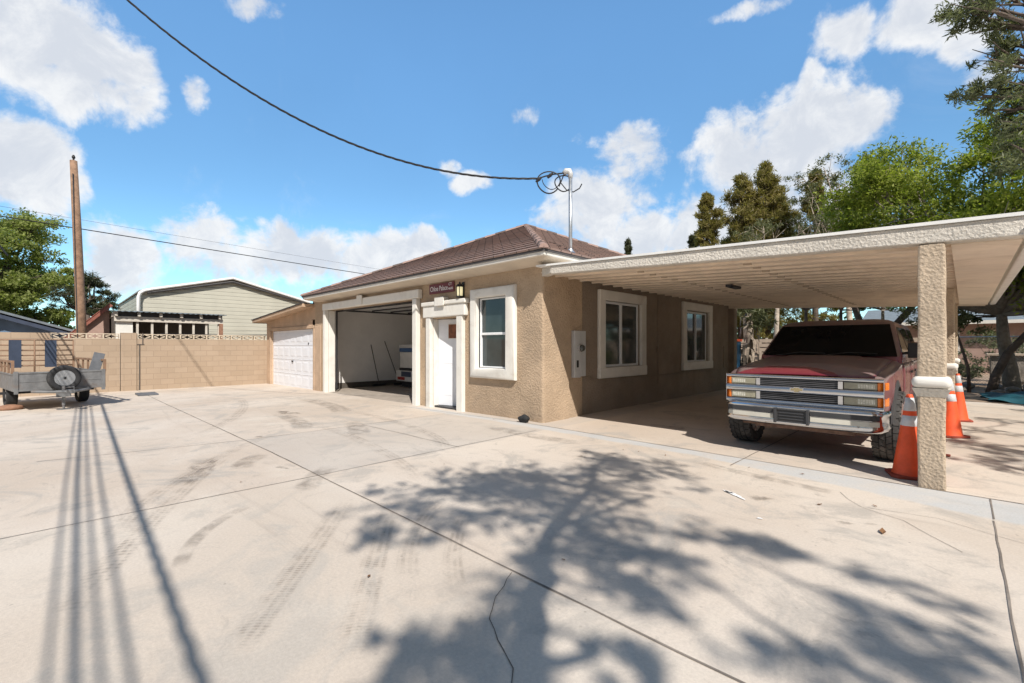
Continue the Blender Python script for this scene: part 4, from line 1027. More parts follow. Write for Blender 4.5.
# ------------------------------------------------------------------ garage contents
def broom(base, top, label, head):
    t = thing('push_broom', base, label, 'broom', 'brooms in the garage')
    m = MB(); m.tube([base, top], .014, 8); m.build('handle', 'broom_dark', t)
    m = MB(); b_ = Vector(base); m.box(b_.x-.03, b_.x+.05, b_.y-head/2, b_.y+head/2, b_.z-.06, b_.z+.02); m.build('brush_head', 'black_plastic', t, bevel=.01)
broom((-9.78, 2.15, .0), (-10.10, 2.0, 1.45), 'long-handled broom leaning on garage wall, left one of two', .5)
broom((-9.70, 2.95, .0), (-10.09, 2.55, 1.58), 'long-handled broom leaning on garage wall, right and taller one', .45)
st = thing('appliance_stack', (-8.7, 3.6, 0), 'stack of white boxes and units inside the open garage', 'stack of boxes')
X, Yy = -9.06, 2.55
for n_, mt, (dx, z0, z1) in (('upper_box','meter_grey',(0,1.33,1.46)),('blue_tray','box_blue',(.0,1.19,1.325)),('drawer_unit','box_white',(.02,.62,1.185)),('dark_shelf','black_plastic',(.0,.53,.615)),('lower_unit','box_white',(-.08,.15,.525))):
    m = MB(); m.box(X+dx, X+.95, Yy+dx, Yy+.75, z0, z1); o = m.build(n_, mt, st, bevel=.02)
m = MB(); m.box(X+.05, X+.5, Yy-.10, Yy-.085, .2, .3); m.build('red_strip', 'red_lens', st)
m = MB(); m.box(X+.3, X+.9, Yy-.10, Yy-.085, .32, .5); m.build('dark_panel', 'navy', st)
m = MB(); m.box(X+.1, X+.85, Yy+.05, Yy+.65, -.05, .148); m.build('stack_base', 'dark_metal', st)
# stone by the corner
m = MB(); vs = []
bm = bmesh.new(); bmesh.ops.create_icosphere(bm, subdivisions=3, radius=.1)
for v in bm.verts:
    k = 1+.25*math.sin(v.co.x*31+1)*math.cos(v.co.y*27)+.12*math.sin(v.co.z*45); v.co = Vector((v.co.x*1.25*k, v.co.y*.8*k, max(-.05, v.co.z*.85*k)))
me = [tuple(v.co) for v in bm.verts]; fs = [tuple(x.index for x in f.verts) for f in bm.faces]; bm.free()
m.add([(x-.28, y-.17, z+.055) for x, y, z in me], fs); tag(m.build('black_stone', 'black_stone', smooth=True), 'lump of black stone at the foot of the house corner', 'stone')

# ------------------------------------------------------------------ utility pole
up = thing('utility_pole', (-19.4, -5.55, -.2), 'tall weathered brown wooden utility pole behind the block wall', 'utility pole')
m = MB(); m.tube([(-19.45,-5.45,-.3),(-19.50,-5.52,3),(-19.56,-5.62,6),(-19.62,-5.72,8.75)], [.165,.155,.14,.115], 16); m.build('shaft', 'pole_wood', up, smooth=True)
m = MB(); m.tube([(-19.62,-5.72,8.7),(-19.62,-5.72,8.98)], .03, 8); m.lathe([(.05,0),(.06,.05),(.04,.1)], 10, Matrix.Translation((-19.62,-5.72,8.85))); m.build('insulator', 'black_plastic', up)
m = MB(); m.tube([(-19.37,-5.60,1.5),(-19.46,-5.74,8.2)], .018, 6); m.build('ground_wire', 'dark_metal', up)

# overhead lines behind the photographer's shoulder (their shadows cross the yard)
WZ = 4.4; WY = lambda b_: b_-.50*WZ+.35
for bs, r_, lab in ((-6.27,.012,'overhead wire with the leftmost faint straight shadow on the yard'),(-6.185,.021,'overhead wire with the darkest narrow straight shadow on the yard'),(-6.105,.013,'overhead wire with a faint shadow just right of the darkest one'),(-6.01,.014,'overhead wire with the straight shadow next to the wavy thick one')):
    y = WY(bs); m = MB(); m.tube(catenary((-17.,y+.30,WZ),(14,y-.55,WZ), .01, 30), r_, 6); tag(m.build('overhead_wire', 'cable'), lab, 'wire', 'overhead wires above the yard')
y = WY(-5.80); m = MB(); p_ = catenary((-17.,y+.30,WZ),(14,y-.55,WZ), .01, 420)
for k in range(3): m.tube(twisted(p_, .02, .016, 36, k*2.1), .014, 5)
tag(m.build('overhead_bundle', 'cable'), 'twisted bundled overhead cable whose thick wavy shadow crosses the yard', 'cable')
op = thing('utility_pole', (-17.05,-7.75,-.2), 'short wooden service pole carrying the low overhead wires, left of the trailer', 'utility pole')
m = MB(); m.tube([(-17.05,-7.85,-.2),(-17.05,-7.85,4.6)], [.10,.085], 10); m.build('shaft', 'pole_wood', op, smooth=True)
m = MB(); m.box(-17.09,-17.01,-8.35,-7.72,4.32,4.44); m.build('crossarm', 'weathered_wood', op)
dup(op, (14.05,-8.55,-.05), 0, 'short wooden service pole carrying the low overhead wires, behind the carport side')

# ------------------------------------------------------------------ neighbouring buildings on the left
bn = thing('metal_barn', (-27, 1.5, -.2), 'large pale metal barn with a low gable behind the block wall', 'barn')
bL, bR, bp_, zE, zP = -2.95, 6.1, 1.57, 4.45, 5.55
m = MB(); m.prism([(bL+.08,-.3),(bR,-.3),(bR,zE),(bp_,zP-.06),(bL+.08,zE)], lambda a, c, t: (t, a, c), -27., -40.); m.build('wall', 'barn_siding', bn)
m = MB()
for (a, za, c, zc) in ((bL,zE-.02,bp_,zP),(bp_,zP,bR+.15,zE-.02)):
    m.add([(-26.85,a,za),(-26.85,c,zc),(-40.2,c,zc),(-40.2,a,za),(-26.85,a,za+.07),(-26.85,c,zc+.07),(-40.2,c,zc+.07),(-40.2,a,za+.07)], [(0,1,2,3),(4,5,6,7),(0,1,5,4),(1,2,6,5),(2,3,7,6),(3,0,4,7)])
m.build('roof', 'barn_roof', bn)
m = MB(); m.tube([(-26.8,bL-.05,1.5),(-26.8,bL-.05,zE-.35),(-26.8,bL+.02,zE-.12),(-26.8,bL+.2,zE+.02),(-26.8,bL+.5,zE+.12),(-26.8,bp_,zP+.06),(-26.8,bR-.5,zE+.14),(-26.8,bR+.1,zE),(-26.8,bR+.2,zE-.25)], .085, 8); m.build('gable_trim', 'carport_top', bn, smooth=True)
m = MB(); m.tube([(-26.84,bL+.35,zE-.08),(-26.84,bp_,zP-.16),(-26.84,bR-.2,zE-.06)], .07, 6); m.build('trim_gap', 'dark_roofing', bn)
sh = thing('patio_shelter', (-20, -2.6, -.2), 'weathered timber patio shelter with corrugated roof behind the block wall', 'shelter')
m = MB(); n = 60
pts0 = [(-19.3, -4.6+4.1*i/n, 2.86+.018*math.sin(i*2.2)) for i in range(n+1)]; pts1 = [(-22.6, y, z+.18) for _, y, z in pts0]
m.loft([pts0, pts1], close=False); q = m.build('roof', 'slate_roof', sh); q.modifiers.new('t', 'SOLIDIFY').thickness = .02
m = MB()
for i in range(6): y = -4.45+i*.74; m.box(-22.4, -19.42, y-.05, y+.05, 2.66, 2.83)
m.build('rafter', 'shelter_wood', sh); m = MB(); m.box(-19.66, -19.60, -4.5, -.62, 2.652, 2.85); m.build('gap_shade', 'dark_roofing', sh)  # dark strip stands in for the shade in the gaps between rafter tails
m = MB(); m.box(-19.75, -19.56, -4.5, -.6, 2.44, 2.65); m.build('beam', 'shelter_wood', sh)
for i in range(7): m = MB(); y = -3.75+i*.5; m.box(-19.72, -19.64, y-.04, y+.04, 1.0, 2.455); m.build('stud', 'shelter_wood', sh)
m = MB(); m.box(-19.8, -19.68, -4.45, -3.9, -.2, 2.455); m.build('side_panel', 'trim_white', sh)
m = MB(); m.box(-19.72, -19.55, -.75, -.6, -.2, 2.455); m.build('corner_post', 'rust_wood', sh)
m = MB(); m.box(-22.5, -22.4, -4.5, -.6, -.2, 2.8); m.box(-22.4, -19.8, -4.5, -4.46, -.2, 2.6); m.build('rear_boards', 'broom_dark', sh)
m = MB(); m.box(-19.5, -19.3, -3.0, -.9, 1.86, 1.94); m.build('shelf', 'dark_metal', sh)
rg = thing('red_trimmed_shed', (-21, -4.9, -.2), 'small shed gable with red barge board left of the timber shelter', 'shed')
m = MB(); m.prism([(-5.9,-.2),(-4.55,-.2),(-4.55,3.1),(-5.05,2.5),(-5.9,1.7)], lambda a, c, t: (t, a, c), -21.2, -24.); m.build('wall', 'pink_stucco', rg)
m = MB(); m.bar((-21.1,-6.0,1.62),(-21.1,-4.5,3.22), .16, .16, (1,0,0)); m.add([(-21.0,-6.0,1.7),(-21.0,-4.5,3.3),(-24.,-4.5,3.3),(-24.,-6.0,1.7)], [(0,1,2,3)]); m.build('barge_board', 'red_trim', rg)
bh = thing('blue_house', (-24, -7.9, -.2), 'blue clapboard house gable just above the block wall', 'house')
m = MB(); m.prism([(-11.,-.2),(-5.9,-.2),(-5.9,1.95),(-8.05,2.72),(-11.,1.75)], lambda a, c, t: (t, a, c), -23.6, -32.); m.build('wall', 'blue_siding', bh)
m = MB()
for (a, za, c, zc) in ((-11.6,1.62,-8.05,2.86),(-8.05,2.86,-5.5,1.98)): m.add([(-23.1,a,za),(-23.1,c,zc),(-32.3,c,zc),(-32.3,a,za),(-23.1,a,za+.1),(-23.1,c,zc+.1),(-32.3,c,zc+.1),(-32.3,a,za+.1)], [(0,1,2,3),(4,5,6,7),(0,1,5,4),(1,2,6,5),(2,3,7,6),(3,0,4,7)])
m.build('roof', 'slate_roof', bh)
m = MB()
for (a, za, c, zc) in ((-11.5,1.56,-8.05,2.79),(-8.05,2.79,-5.6,1.94)): m.add([(-23.12,a,za),(-23.12,c,zc),(-23.2,c,zc),(-23.2,a,za),(-23.12,a,za-.16),(-23.12,c,zc-.16),(-23.2,c,zc-.16),(-23.2,a,za-.16)], [(0,1,2,3),(4,5,6,7),(0,1,5,4),(1,2,6,5),(2,3,7,6),(3,0,4,7)])
m.build('barge_board', 'navy', bh)

# ------------------------------------------------------------------ trees
def leaves_mesh(cl, name, mat, parent, seed=1, lw=.035, ll=.10, droop=.3, up=.3, shell=.55):
    """cl: list of (centre, radii, count). Builds many leaf-sized faces as one crown part."""
    r = np.random.default_rng(seed); V = []; 
    for (c, rad, n) in cl:
        d = r.normal(size=(n,3)); d /= np.linalg.norm(d, axis=1)[:,None]
        rr = (shell+(1-shell)*r.random(n)**.6)*r.choice([1,1,.6,.35], n); p = np.array(c)+d*np.array(rad)*rr[:,None]
        ax = d*.6+r.normal(size=(n,3))*.7; ax[:,2] += up-droop*r.random(n); ax /= np.linalg.norm(ax, axis=1)[:,None]
        sd = np.cross(ax, r.normal(size=(n,3))); sd /= np.linalg.norm(sd, axis=1)[:,None]
        L = ll*(.6+.8*r.random(n))[:,None]; W = lw*(.6+.8*r.random(n))[:,None]; nn = np.cross(ax, sd)
        V.append(np.stack([p-ax*L*.5, p+sd*W*.5+nn*W*.15, p+ax*L*.5, p-sd*W*.5+nn*W*.15], axis=1))
    V = np.concatenate(V); k = len(V); V = V.reshape(-1,3) - np.array(ORG[parent])
    me = bpy.data.meshes.new(name); me.vertices.add(4*k); me.vertices.foreach_set('co', V.ravel().astype(np.float32))
    me.loops.add(4*k); me.loops.foreach_set('vertex_index', np.arange(4*k, dtype=np.int32)); me.polygons.add(k)
    me.polygons.foreach_set('loop_start', np.arange(0,4*k,4,dtype=np.int32)); me.polygons.foreach_set('loop_total', np.full(k,4,dtype=np.int32))
    me.update(); me.validate(); me.materials.append(MATS[mat])
    o = bpy.data.objects.new(name, me); COL.objects.link(o); o.parent = parent; ORG[o] = ORG[parent].copy(); return o
def limb(m, p0, p1, r0, r1, rg_, wob=.12, n=6):
    p0, p1 = Vector(p0), Vector(p1); L = (p1-p0).length; pts = []
    for i in range(n+1):
        t = i/n; j = Vector((rg_.uniform(-1,1), rg_.uniform(-1,1), rg_.uniform(-.5,.5)))*wob*L*.35*math.sin(PI*t); pts.append(p0.lerp(p1, t)+j)
    m.tube(pts, [lerp(r0, r1, i/n) for i in range(n+1)], 8); return pts
def broad_tree(name, base, trunk, clusters, label, cat='tree', leaf='leaf_green', bark='bark', seed=3, r0=.2, lw=.05, ll=.13, group=None, droop=.3, dens=1.):
    """trunk: list of points; clusters: list of (centre, radius(3), count)"""
    rg_ = random.Random(seed); t = thing(name, base, label, cat, group)
    m = MB(); k = len(trunk); m.tube(trunk, [lerp(r0, r0*.55, i/(k-1)) for i in range(k)], 10); 
    fork = Vector(trunk[-1])
    for (c, rad, n) in clusters:
        c = Vector(c); mid = fork.lerp(c, .55)+Vector((rg_.uniform(-.2,.2), rg_.uniform(-.2,.2), -.15)); pts = limb(m, fork, mid, r0*.42, r0*.22, rg_, .12, 4); limb(m, pts[-1], c, r0*.22, r0*.06, rg_, .12, 4)
        for q in range(4):
            d = Vector((rg_.uniform(-1,1)*rad[0], rg_.uniform(-1,1)*rad[1], rg_.uniform(-.7,1)*rad[2]))*.8; limb(m, c.lerp(pts[-1], rg_.random()*.4), c+d, r0*.09, r0*.025, rg_, .1, 3)
    tk = m.build('trunk', bark, t, smooth=True, fixn=False)
    # break every cluster into smaller leaf clumps so that sky shows between them
    cl = []
    for (c, rad, n) in clusters:
        K = max(6, int(n/110))
        for q in range(K):
            d = Vector((rg_.gauss(0,1), rg_.gauss(0,1), rg_.gauss(0,1))).normalized()*(.35+.65*rg_.random()); s = rg_.uniform(.28,.55)
            cl.append(((c[0]+d.x*rad[0], c[1]+d.y*rad[1], c[2]+d.z*rad[2]), (rad[0]*s, rad[1]*s, rad[2]*s*.95), int(n*dens/K)))
    leaves_mesh(cl, 'crown', leaf, t, seed, lw, ll, droop)
    return t
def pine_tree(name, base, h, rw, label, leaf='leaf_pine', seed=5, tops=((0,0,1),), bark='bark', n=130, clumps=150, start=.16, ll=.32):
    rg_ = random.Random(seed); t = thing(name, base, label, 'pine tree'); b0 = Vector(base); m = MB(); cl = []
    for (tx, ty, th) in tops:
        tp = b0+Vector((tx, ty, h*th)); m.tube([b0, b0.lerp(tp,.35)+Vector((tx*.2,ty*.2,0)), b0.lerp(tp,.7), tp], [.2,.15,.09,.02], 8)
        for q in range(clumps):
            f = start+(1-start)*rg_.random()**.8; a = rg_.random()*2*PI; prof = (1-((f-start)/(1-start))**2.6)**.75*(.72+.38*math.sin(a*2+f*23+seed)*math.sin(f*41+seed*2))
            L = rw*prof*(.15+1.05*rg_.random()**.7)+.08; c = b0.lerp(tp, f)+Vector((math.cos(a)*L, math.sin(a)*L, .15*L)); s_ = (rg_.uniform(.28,.55)*(.55+.45*prof)*rw*.52+.12)
            limb(m, b0.lerp(tp, max(.1, f-.05)), c, .035*prof+.012, .008, rg_, .1, 3); cl.append((tuple(c), (s_, s_, s_*.8), n))
        cl.append((tuple(tp-Vector((0,0,.1))), (.18,.18,.38), n//2))
    m.build('trunk', bark, t, smooth=True, fixn=False); leaves_mesh(cl, 'crown', leaf, t, seed, .05, ll, .1, .55, .25); return t

def cluster_ball(c, R3, k, n, seed, sz):
    rg_ = random.Random(seed); out = []
    for i in range(k):
        d = Vector((rg_.gauss(0,1), rg_.gauss(0,1), rg_.gauss(0,1))).normalized(); f = .45+.55*rg_.random()**.5
        s = sz*(.7+.6*rg_.random()); out.append(((c[0]+d.x*R3[0]*f, c[1]+d.y*R3[1]*f, c[2]+d.z*R3[2]*f), (s, s, s*.7), n))
    return out
# big bright tree behind the carport
broad_tree('shade_tree', (6.5,14.5,0), [(6.5,14.5,-.05),(6.42,14.45,.8),(6.30,14.4,1.6),(6.25,14.3,2.4)], cluster_ball((5.2,13.4,5.65),(3.8,3.0,2.45),52,1250,11,1.15)+cluster_ball((3.6,14.2,4.6),(1.8,1.6,1.6),12,1000,13,.9)+cluster_ball((8.6,12.2,4.3),(2.2,2.0,1.9),18,1200,12,1.1),
           'large bright green leafy tree spreading above the carport roof', leaf='leaf_bright', bark='bark_grey', seed=21, r0=.22, lw=.05, ll=.135, droop=.8, dens=1.5)
broad_tree('leaning_tree', (6.0,13.5,0), [(6.0,13.5,-.05),(6.1,13.5,.5),(6.35,13.5,1.2),(6.9,13.6,2.0),(7.4,13.7,2.6)], cluster_ball((8.6,13.8,3.4),(1.5,1.4,.9),7,900,14,.8)+cluster_ball((5.6,14.6,2.7),(.9,.9,.5),4,500,15,.6),
           'dark slanting trunk with low dark leaves beside the grey trunk', leaf='leaf_dark', bark='bark', seed=22, r0=.13, lw=.06, ll=.13)
broad_tree('thin_tree', (5.55,13.6,0), [(5.55,13.6,-.05),(5.53,13.55,.7),(5.40,13.5,1.3),(5.25,13.5,1.9)], cluster_ball((5.0,13.8,2.35),(.9,.8,.5),5,420,17,.6), 'thin crooked sapling with sparse leaves behind the second carport post', leaf='leaf_grey', bark='bark', seed=23, r0=.05, lw=.04, ll=.10)
# pine overhanging at the upper right
PINE_BOUGHS = ((5.74,6.74,7.85),(5.95,6.95,7.45),(6.2,7.2,7.16),(5.5,6.5,8.01),(6.23,7.23,7.95),(5.95,7.36,6.64),(5.98,7.38,6.22),(6.2,7.6,5.81),(5.56,6.97,6.54),(6.1,7.5,5.18),(6.28,7.68,6.54))
broad_tree('pine_tree', (9.6,8.3,0), [(9.6,8.3,-.05),(9.5,8.2,2.5),(9.3,8.0,5.5)], cluster_ball((8.0,7.5,8.6),(1.8,1.7,2.6),16,800,31,.7)+cluster_ball((10.3,8.4,8.0),(2.4,2.4,3),14,700,32,.9)+[((5.55,6.55,8.2),(.5,.45,.4),520),((5.9,6.8,8.3),(.5,.5,.4),520),((6.15,6.35,6.1),(.45,.4,.35),350),((5.95,6.3,6.7),(.4,.4,.3),260),((6.2,6.7,5.6),(.45,.5,.3),260),((5.55,5.95,7.9),(.45,.4,.35),380),((5.75,6.2,8.5),(.5,.4,.4),380),((6.2,6.4,5.0),(.6,.6,.35),350),((5.85,6.9,7.2),(.4,.4,.3),260)]+[(q_, (.46,.46,.36), 620) for q_ in PINE_BOUGHS],
           'tall dark pine with drooping boughs entering at the upper right', cat='pine tree', leaf='leaf_grey', bark='bark', seed=33, r0=.24, lw=.028, ll=.14, dens=.8)
# conifers behind the house
for (bx, by, h, rw, lab, sd, lf, tops) in ((-5.9,22.4,10.9,1.25,'narrow olive conifer, leftmost of the row above the carport roof',41,'leaf_pine',((0,0,1),)),(-4.6,24.4,12.2,2.0,'tall bushy olive conifer directly right of the narrow one',42,'leaf_pine',((0,0,1),(.3,.3,.8))),(-3.5,25.4,12.9,2.2,'tallest olive conifer with a forked top above the carport',43,'leaf_pine',((0,0,1),(.5,.4,.86))),
                                     (-.6,24.4,11.4,1.0,'slim conifer with a rounded tuft left of the grey green tree',44,'leaf_pine',((0,0,1),)),(-19.5,36.0,12.6,.75,'small dark conifer tip beside the roof mast',45,'leaf_pine_dark',((0,0,1),)),(-11.4,33.0,11.0,.75,'small dark conifer tip just above the carport roof edge',46,'leaf_pine_dark',((0,0,1),))):
    pine_tree('pine_tree', (bx,by,-.1), h, rw, lab, lf, sd, tops)
broad_tree('grey_green_tree', (1.0,24.6,-.1), [(1.0,24.6,-.1),(1.0,24.6,2),(.9,24.5,4.5)], cluster_ball((.3,24.2,9.6),(1.9,1.9,2.6),26,420,51,.85), 'airy grey green tree between the conifers and the bright tree', leaf='leaf_grey', bark='bark_pale', seed=52, r0=.2, lw=.05, ll=.14)
broad_tree('bare_tree', (-1.6,20.6,-.1), [(-1.6,20.6,-.1),(-1.6,20.6,2),(-1.5,20.5,4)], cluster_ball((-1.0,20.6,7.0),(2.4,2.2,1.6),20,330,53,.8), 'brownish half bare tree low between the conifers', leaf='leaf_grey', bark='bark_pale', seed=54, r0=.16, lw=.04, ll=.1)
# trees seen through the gap under the carport
for i, (bx, by, h, sd, lab, bk) in enumerate(((.45,17.3,5.2,61,'dark trunked tree seen over the left of the vehicle roof','bark'),(1.55,18.4,5.4,62,'slim dark tree second from left beyond the vehicle','bark'),(2.1,19.0,5.6,63,'slim tree above the middle of the vehicle roof','bark'),(2.9,19.4,5.4,64,'slim upright tree behind the vehicle, right of middle','bark_grey'),
                                         (2.75,14.6,4.2,65,'thick dark forked tree just above the vehicle roof','bark'),(3.75,14.8,4.2,66,'thick dark curved tree left of the front post','bark'))):
    ln = (.0,.0) if i < 4 else ((-.25,.1) if i == 4 else (.55,.2))
    broad_tree('garden_tree', (bx,by,-.05), [(bx-ln[0]*.8,by,-.05),(bx-ln[0]*.6,by,1.3),(bx,by,2.2),(bx+ln[0],by+ln[1],3.0)], cluster_ball((bx+ln[0],by+.2,3.9),(1.3,1.2,.9),7,420,sd,.65), lab, leaf='leaf_dark' if i % 2 else 'leaf_green', bark=bk, seed=sd, r0=.10 if i < 4 else .16, lw=.05, ll=.12)
yu = thing('dead_frond_palm', (-.15,11.75,0), 'shaggy pale trunk hung with dead fronds beyond the house corner', 'palm')
m = MB(); m.tube([(-.15,11.75,-.05),(-.12,11.75,1.2),(-.18,11.75,2.6)], [.16,.14,.13], 10); m.build('trunk', 'bark_dead', yu, smooth=True)
m = MB(); rg2 = random.Random(9)
for k in range(46):
    a = rg2.random()*2*PI; z = .6+2.0*rg2.random(); L = .28+.35*rg2.random(); c, s = math.cos(a), math.sin(a); w = .05+.05*rg2.random(); o = .13
    P_ = [(-.15+c*o, 11.75+s*o, z), (-.15+c*(o+.16), 11.75+s*(o+.16), z-.08), (-.15+c*(o+.20), 11.75+s*(o+.20), z-L)]
    for (x, y, zz), ww in zip(P_, (w*.6, w, w*.3)): m.v += [(x-s*ww, y+c*ww, zz), (x+s*ww, y-c*ww, zz)]
    n0 = len(m.v)-6; m.f += [(n0,n0+1,n0+3,n0+2), (n0+2,n0+3,n0+5,n0+4)]
m.build('dead_fronds', 'bark_dead', yu, fixn=False)
leaves_mesh([((-.1,11.8,2.8),(.8,.8,.5),500),((.1,12.0,2.3),(.6,.6,.4),250)], 'crown', 'leaf_grey', yu, 91, .05, .32, .6)
# left-hand trees
broad_tree('leafy_tree', (-34.4,-9.6,-.2), [(-34.4,-9.6,-.2),(-34.3,-9.5,1.4),(-34.1,-9.2,3.2)], cluster_ball((-34.0,-9.0,5.8),(3.4,3.6,3.3),56,1200,71,1.15)+cluster_ball((-33.0,-6.6,4.4),(1.7,1.6,2.0),10,900,72,.9), 'broad green leafy tree at the far left behind the block wall', leaf='leaf_green', bark='bark', seed=73, r0=.3, lw=.085, ll=.18)
broad_tree('dark_pine', (-30.5,-5.2,-.2), [(-30.5,-5.2,-.2),(-30.5,-5.2,2),(-30.4,-5.1,3.4)], cluster_ball((-30.2,-4.75,4.0),(1.3,1.3,1.5),14,600,75,.6), 'dark rounded pine between the utility pole and the barn', cat='pine tree', leaf='leaf_pine_dark', bark='bark', seed=76, r0=.25, lw=.03, ll=.24)
for (x, y, z, lab, sd) in ((-50,-4.2,7.6,'dark treetop peeping over the left slope of the barn',81),(-52,18.6,8.2,'dark treetop peeping over the right slope of the barn',82)):
    broad_tree('distant_tree', (x,y,-.2), [(x,y,-.2),(x,y,3),(x,y,z-2.5)], cluster_ball((x,y,z-1.4),(1.6,1.6,1.4),8,300,sd,.8), lab, leaf='leaf_pine_dark', bark='bark', seed=sd, r0=.3, lw=.08, ll=.25)

SKY_STR = .085; SUN_E = 5.0; EXPO = .20
SKY_TINT = (1.40, 1.90, 1.98); CLOUD_HI = (9.8,9.9,10.0); CLOUD_LO = (7.2,7.6,8.3); ADDED_CLOUD_GREY = (2.35,2.6,3.05)
CLOUDS = [(-0.782, 0.439, 0.129, 0.096, 1.3), (-0.711, 0.424, 0.07, 0.069, 1.1), (-0.826, 0.27, 0.076, 0.072, 1.2), (-0.609, 0.44, 0.024, 0.03, 0.9), (-0.705, 0.14, 0.077, 0.062, 1.0), (-0.594, 0.173, 0.076, 0.071, 1.0), (-0.436, 0.174, 0.135, 0.073, 1.2), (-0.292, 0.175, 0.12, 0.061, 1.1), (-0.183, 0.213, 0.059, 0.037, 1.0), (-0.092, 0.348, 0.052, 0.023, 0.9), (-0.14, 0.375, 0.03, 0.023, 0.8), (0.029, 0.457, 0.053, 0.028, 0.7), (0.25, 0.386, 0.103, 0.066, 1.2), (0.202, 0.314, 0.116, 0.074, 1.1), (0.138, 0.243, 0.129, 0.07, 1.0), (0.274, 0.231, 0.122, 0.06, 1.0), (0.564, 0.365, 0.149, 0.1, 1.3), (0.456, 0.352, 0.097, 0.095, 1.2), (0.653, 0.361, 0.067, 0.064, 1.1), (0.532, 0.261, 0.179, 0.106, 1.2), (0.392, 0.241, 0.112, 0.096, 1.1), (0.572, 0.449, 0.022, 0.037, 0.8), (0.625, 0.506, 0.055, 0.049, 0.9), (0.743, 0.483, 0.084, 0.053, 1.1), (0.805, 0.436, 0.053, 0.044, 1.0), (0.82, 0.386, 0.041, 0.026, 0.9), (-0.502, 0.58, 0.068, 0.022, 0.9), (0.499, 0.582, 0.085, 0.013, 0.6), (-0.969, 0.297, 0.086, 0.091, 1.2), (1.018, 0.255, 0.093, 0.086, 1.2), (1.139, 0.257, 0.059, 0.052, 1.1)]
# trees standing beside and behind the photographer: they throw the dappled shade on the yard.
# each entry: where a leaf clump's shade lies on the ground (x, y) and its half sizes
SHADE = [(1.81, -2.47, 0.27, 0.26), (1.96, -3.35, 0.23, 0.31), (2.06, -2.96, 0.21, 0.3), (2.48, -3.16, 0.3, 0.45), (1.68, -3.8, 0.09, 0.24), (1.86, -4.08, 0.1, 0.19), (2.42, -4.58, 0.11, 0.14), (2.28, -4.19, 0.12, 0.16), (2.55, -4.19, 0.09, 0.15), (2.5, -3.84, 0.2, 0.18), (2.62, -2.5, 0.16, 0.41), (2.54, -1.97, 0.17, 0.36), (2.54, -1.49, 0.28, 0.37), (3.05, -1.68, 0.17, 0.32), (3.01, -3.07, 0.14, 0.3), (3.34, -3.35, 0.15, 0.24), (3.36, -3.91, 0.16, 0.15), (3.47, -4.19, 0.12, 0.15), (3.66, -4.44, 0.11, 0.18), (3.86, -4.68, 0.09, 0.16), (3.92, -3.74, 0.15, 0.15), (3.69, -3.66, 0.13, 0.15), (4.21, -3.89, 0.08, 0.13), (3.51, -3.29, 0.12, 0.19), (3.81, -3.29, 0.11, 0.17), (4.1, -3.41, 0.07, 0.14), (4.01, -2.9, 0.09, 0.11), (2.74, -2.9, 0.14, 0.28), (2.27, -2.46, 0.21, 0.27), (3.69, -5.16, 0.12, 0.11), (3.8, -5.09, 0.1, 0.11), (3.8, -4.94, 0.11, 0.11), (3.98, -4.98, 0.1, 0.1), (4.06, -4.79, 0.09, 0.12), (4.06, -4.89, 0.07, 0.09), (4.43, -4.43, 0.08, 0.09), (3.94, -3.85, 0.12, 0.12), (4.91, -3.78, 0.11, 0.12), (5.11, -3.25, 0.16, 0.16), (5.25, -3.54, 0.16, 0.14), (5.44, -3.04, 0.15, 0.16), (5.09, -3.85, 0.13, 0.11), (5.35, -3.64, 0.17, 0.13), (5.59, -2.57, 0.13, 0.18), (4.37, -2.74, 0.18, 0.11), (4.57, -2.76, 0.09, 0.07), (5.06, -2.87, 0.12, 0.14), (5.23, -2.78, 0.14, 0.15), (5.52, -3.22, 0.14, 0.11), (4.97, -3.45, 0.1, 0.11), (4.86, -3.98, 0.06, 0.07), (5.66, 3.04, 0.42, 0.47), (5.83, 2.61, 0.27, 0.34), (5.76, 1.81, 0.3, 0.35), (5.4, 3.69, 0.13, 0.22), (5.82, 1.37, 0.17, 0.25), (5.75, 4.5, 0.33, 0.25), (6.04, 6.17, 0.28, 0.33)]
def shade_clusters(sel, zlo, zhi, dens, seed):
    rs = random.Random(seed); cl = []
    for (x, y, a, c) in sel:
        z = rs.uniform(zlo, zhi); r = max(.20, min(max(a, c)*1.15, .62)) if x < 4.3 else max(.16, max(a, c)*.85); n_ = 3
        for q in range(n_):
            k_ = .75 if x < 4.3 else .35; dx, dy = rs.gauss(0,k_)*a, rs.gauss(0,k_)*c
            cl.append(((x+dx+.85*z, y+dy-.50*z, z), (r*1.25, r*1.25, r*.9), max(42, int(dens*r*r*930))))
    return cl
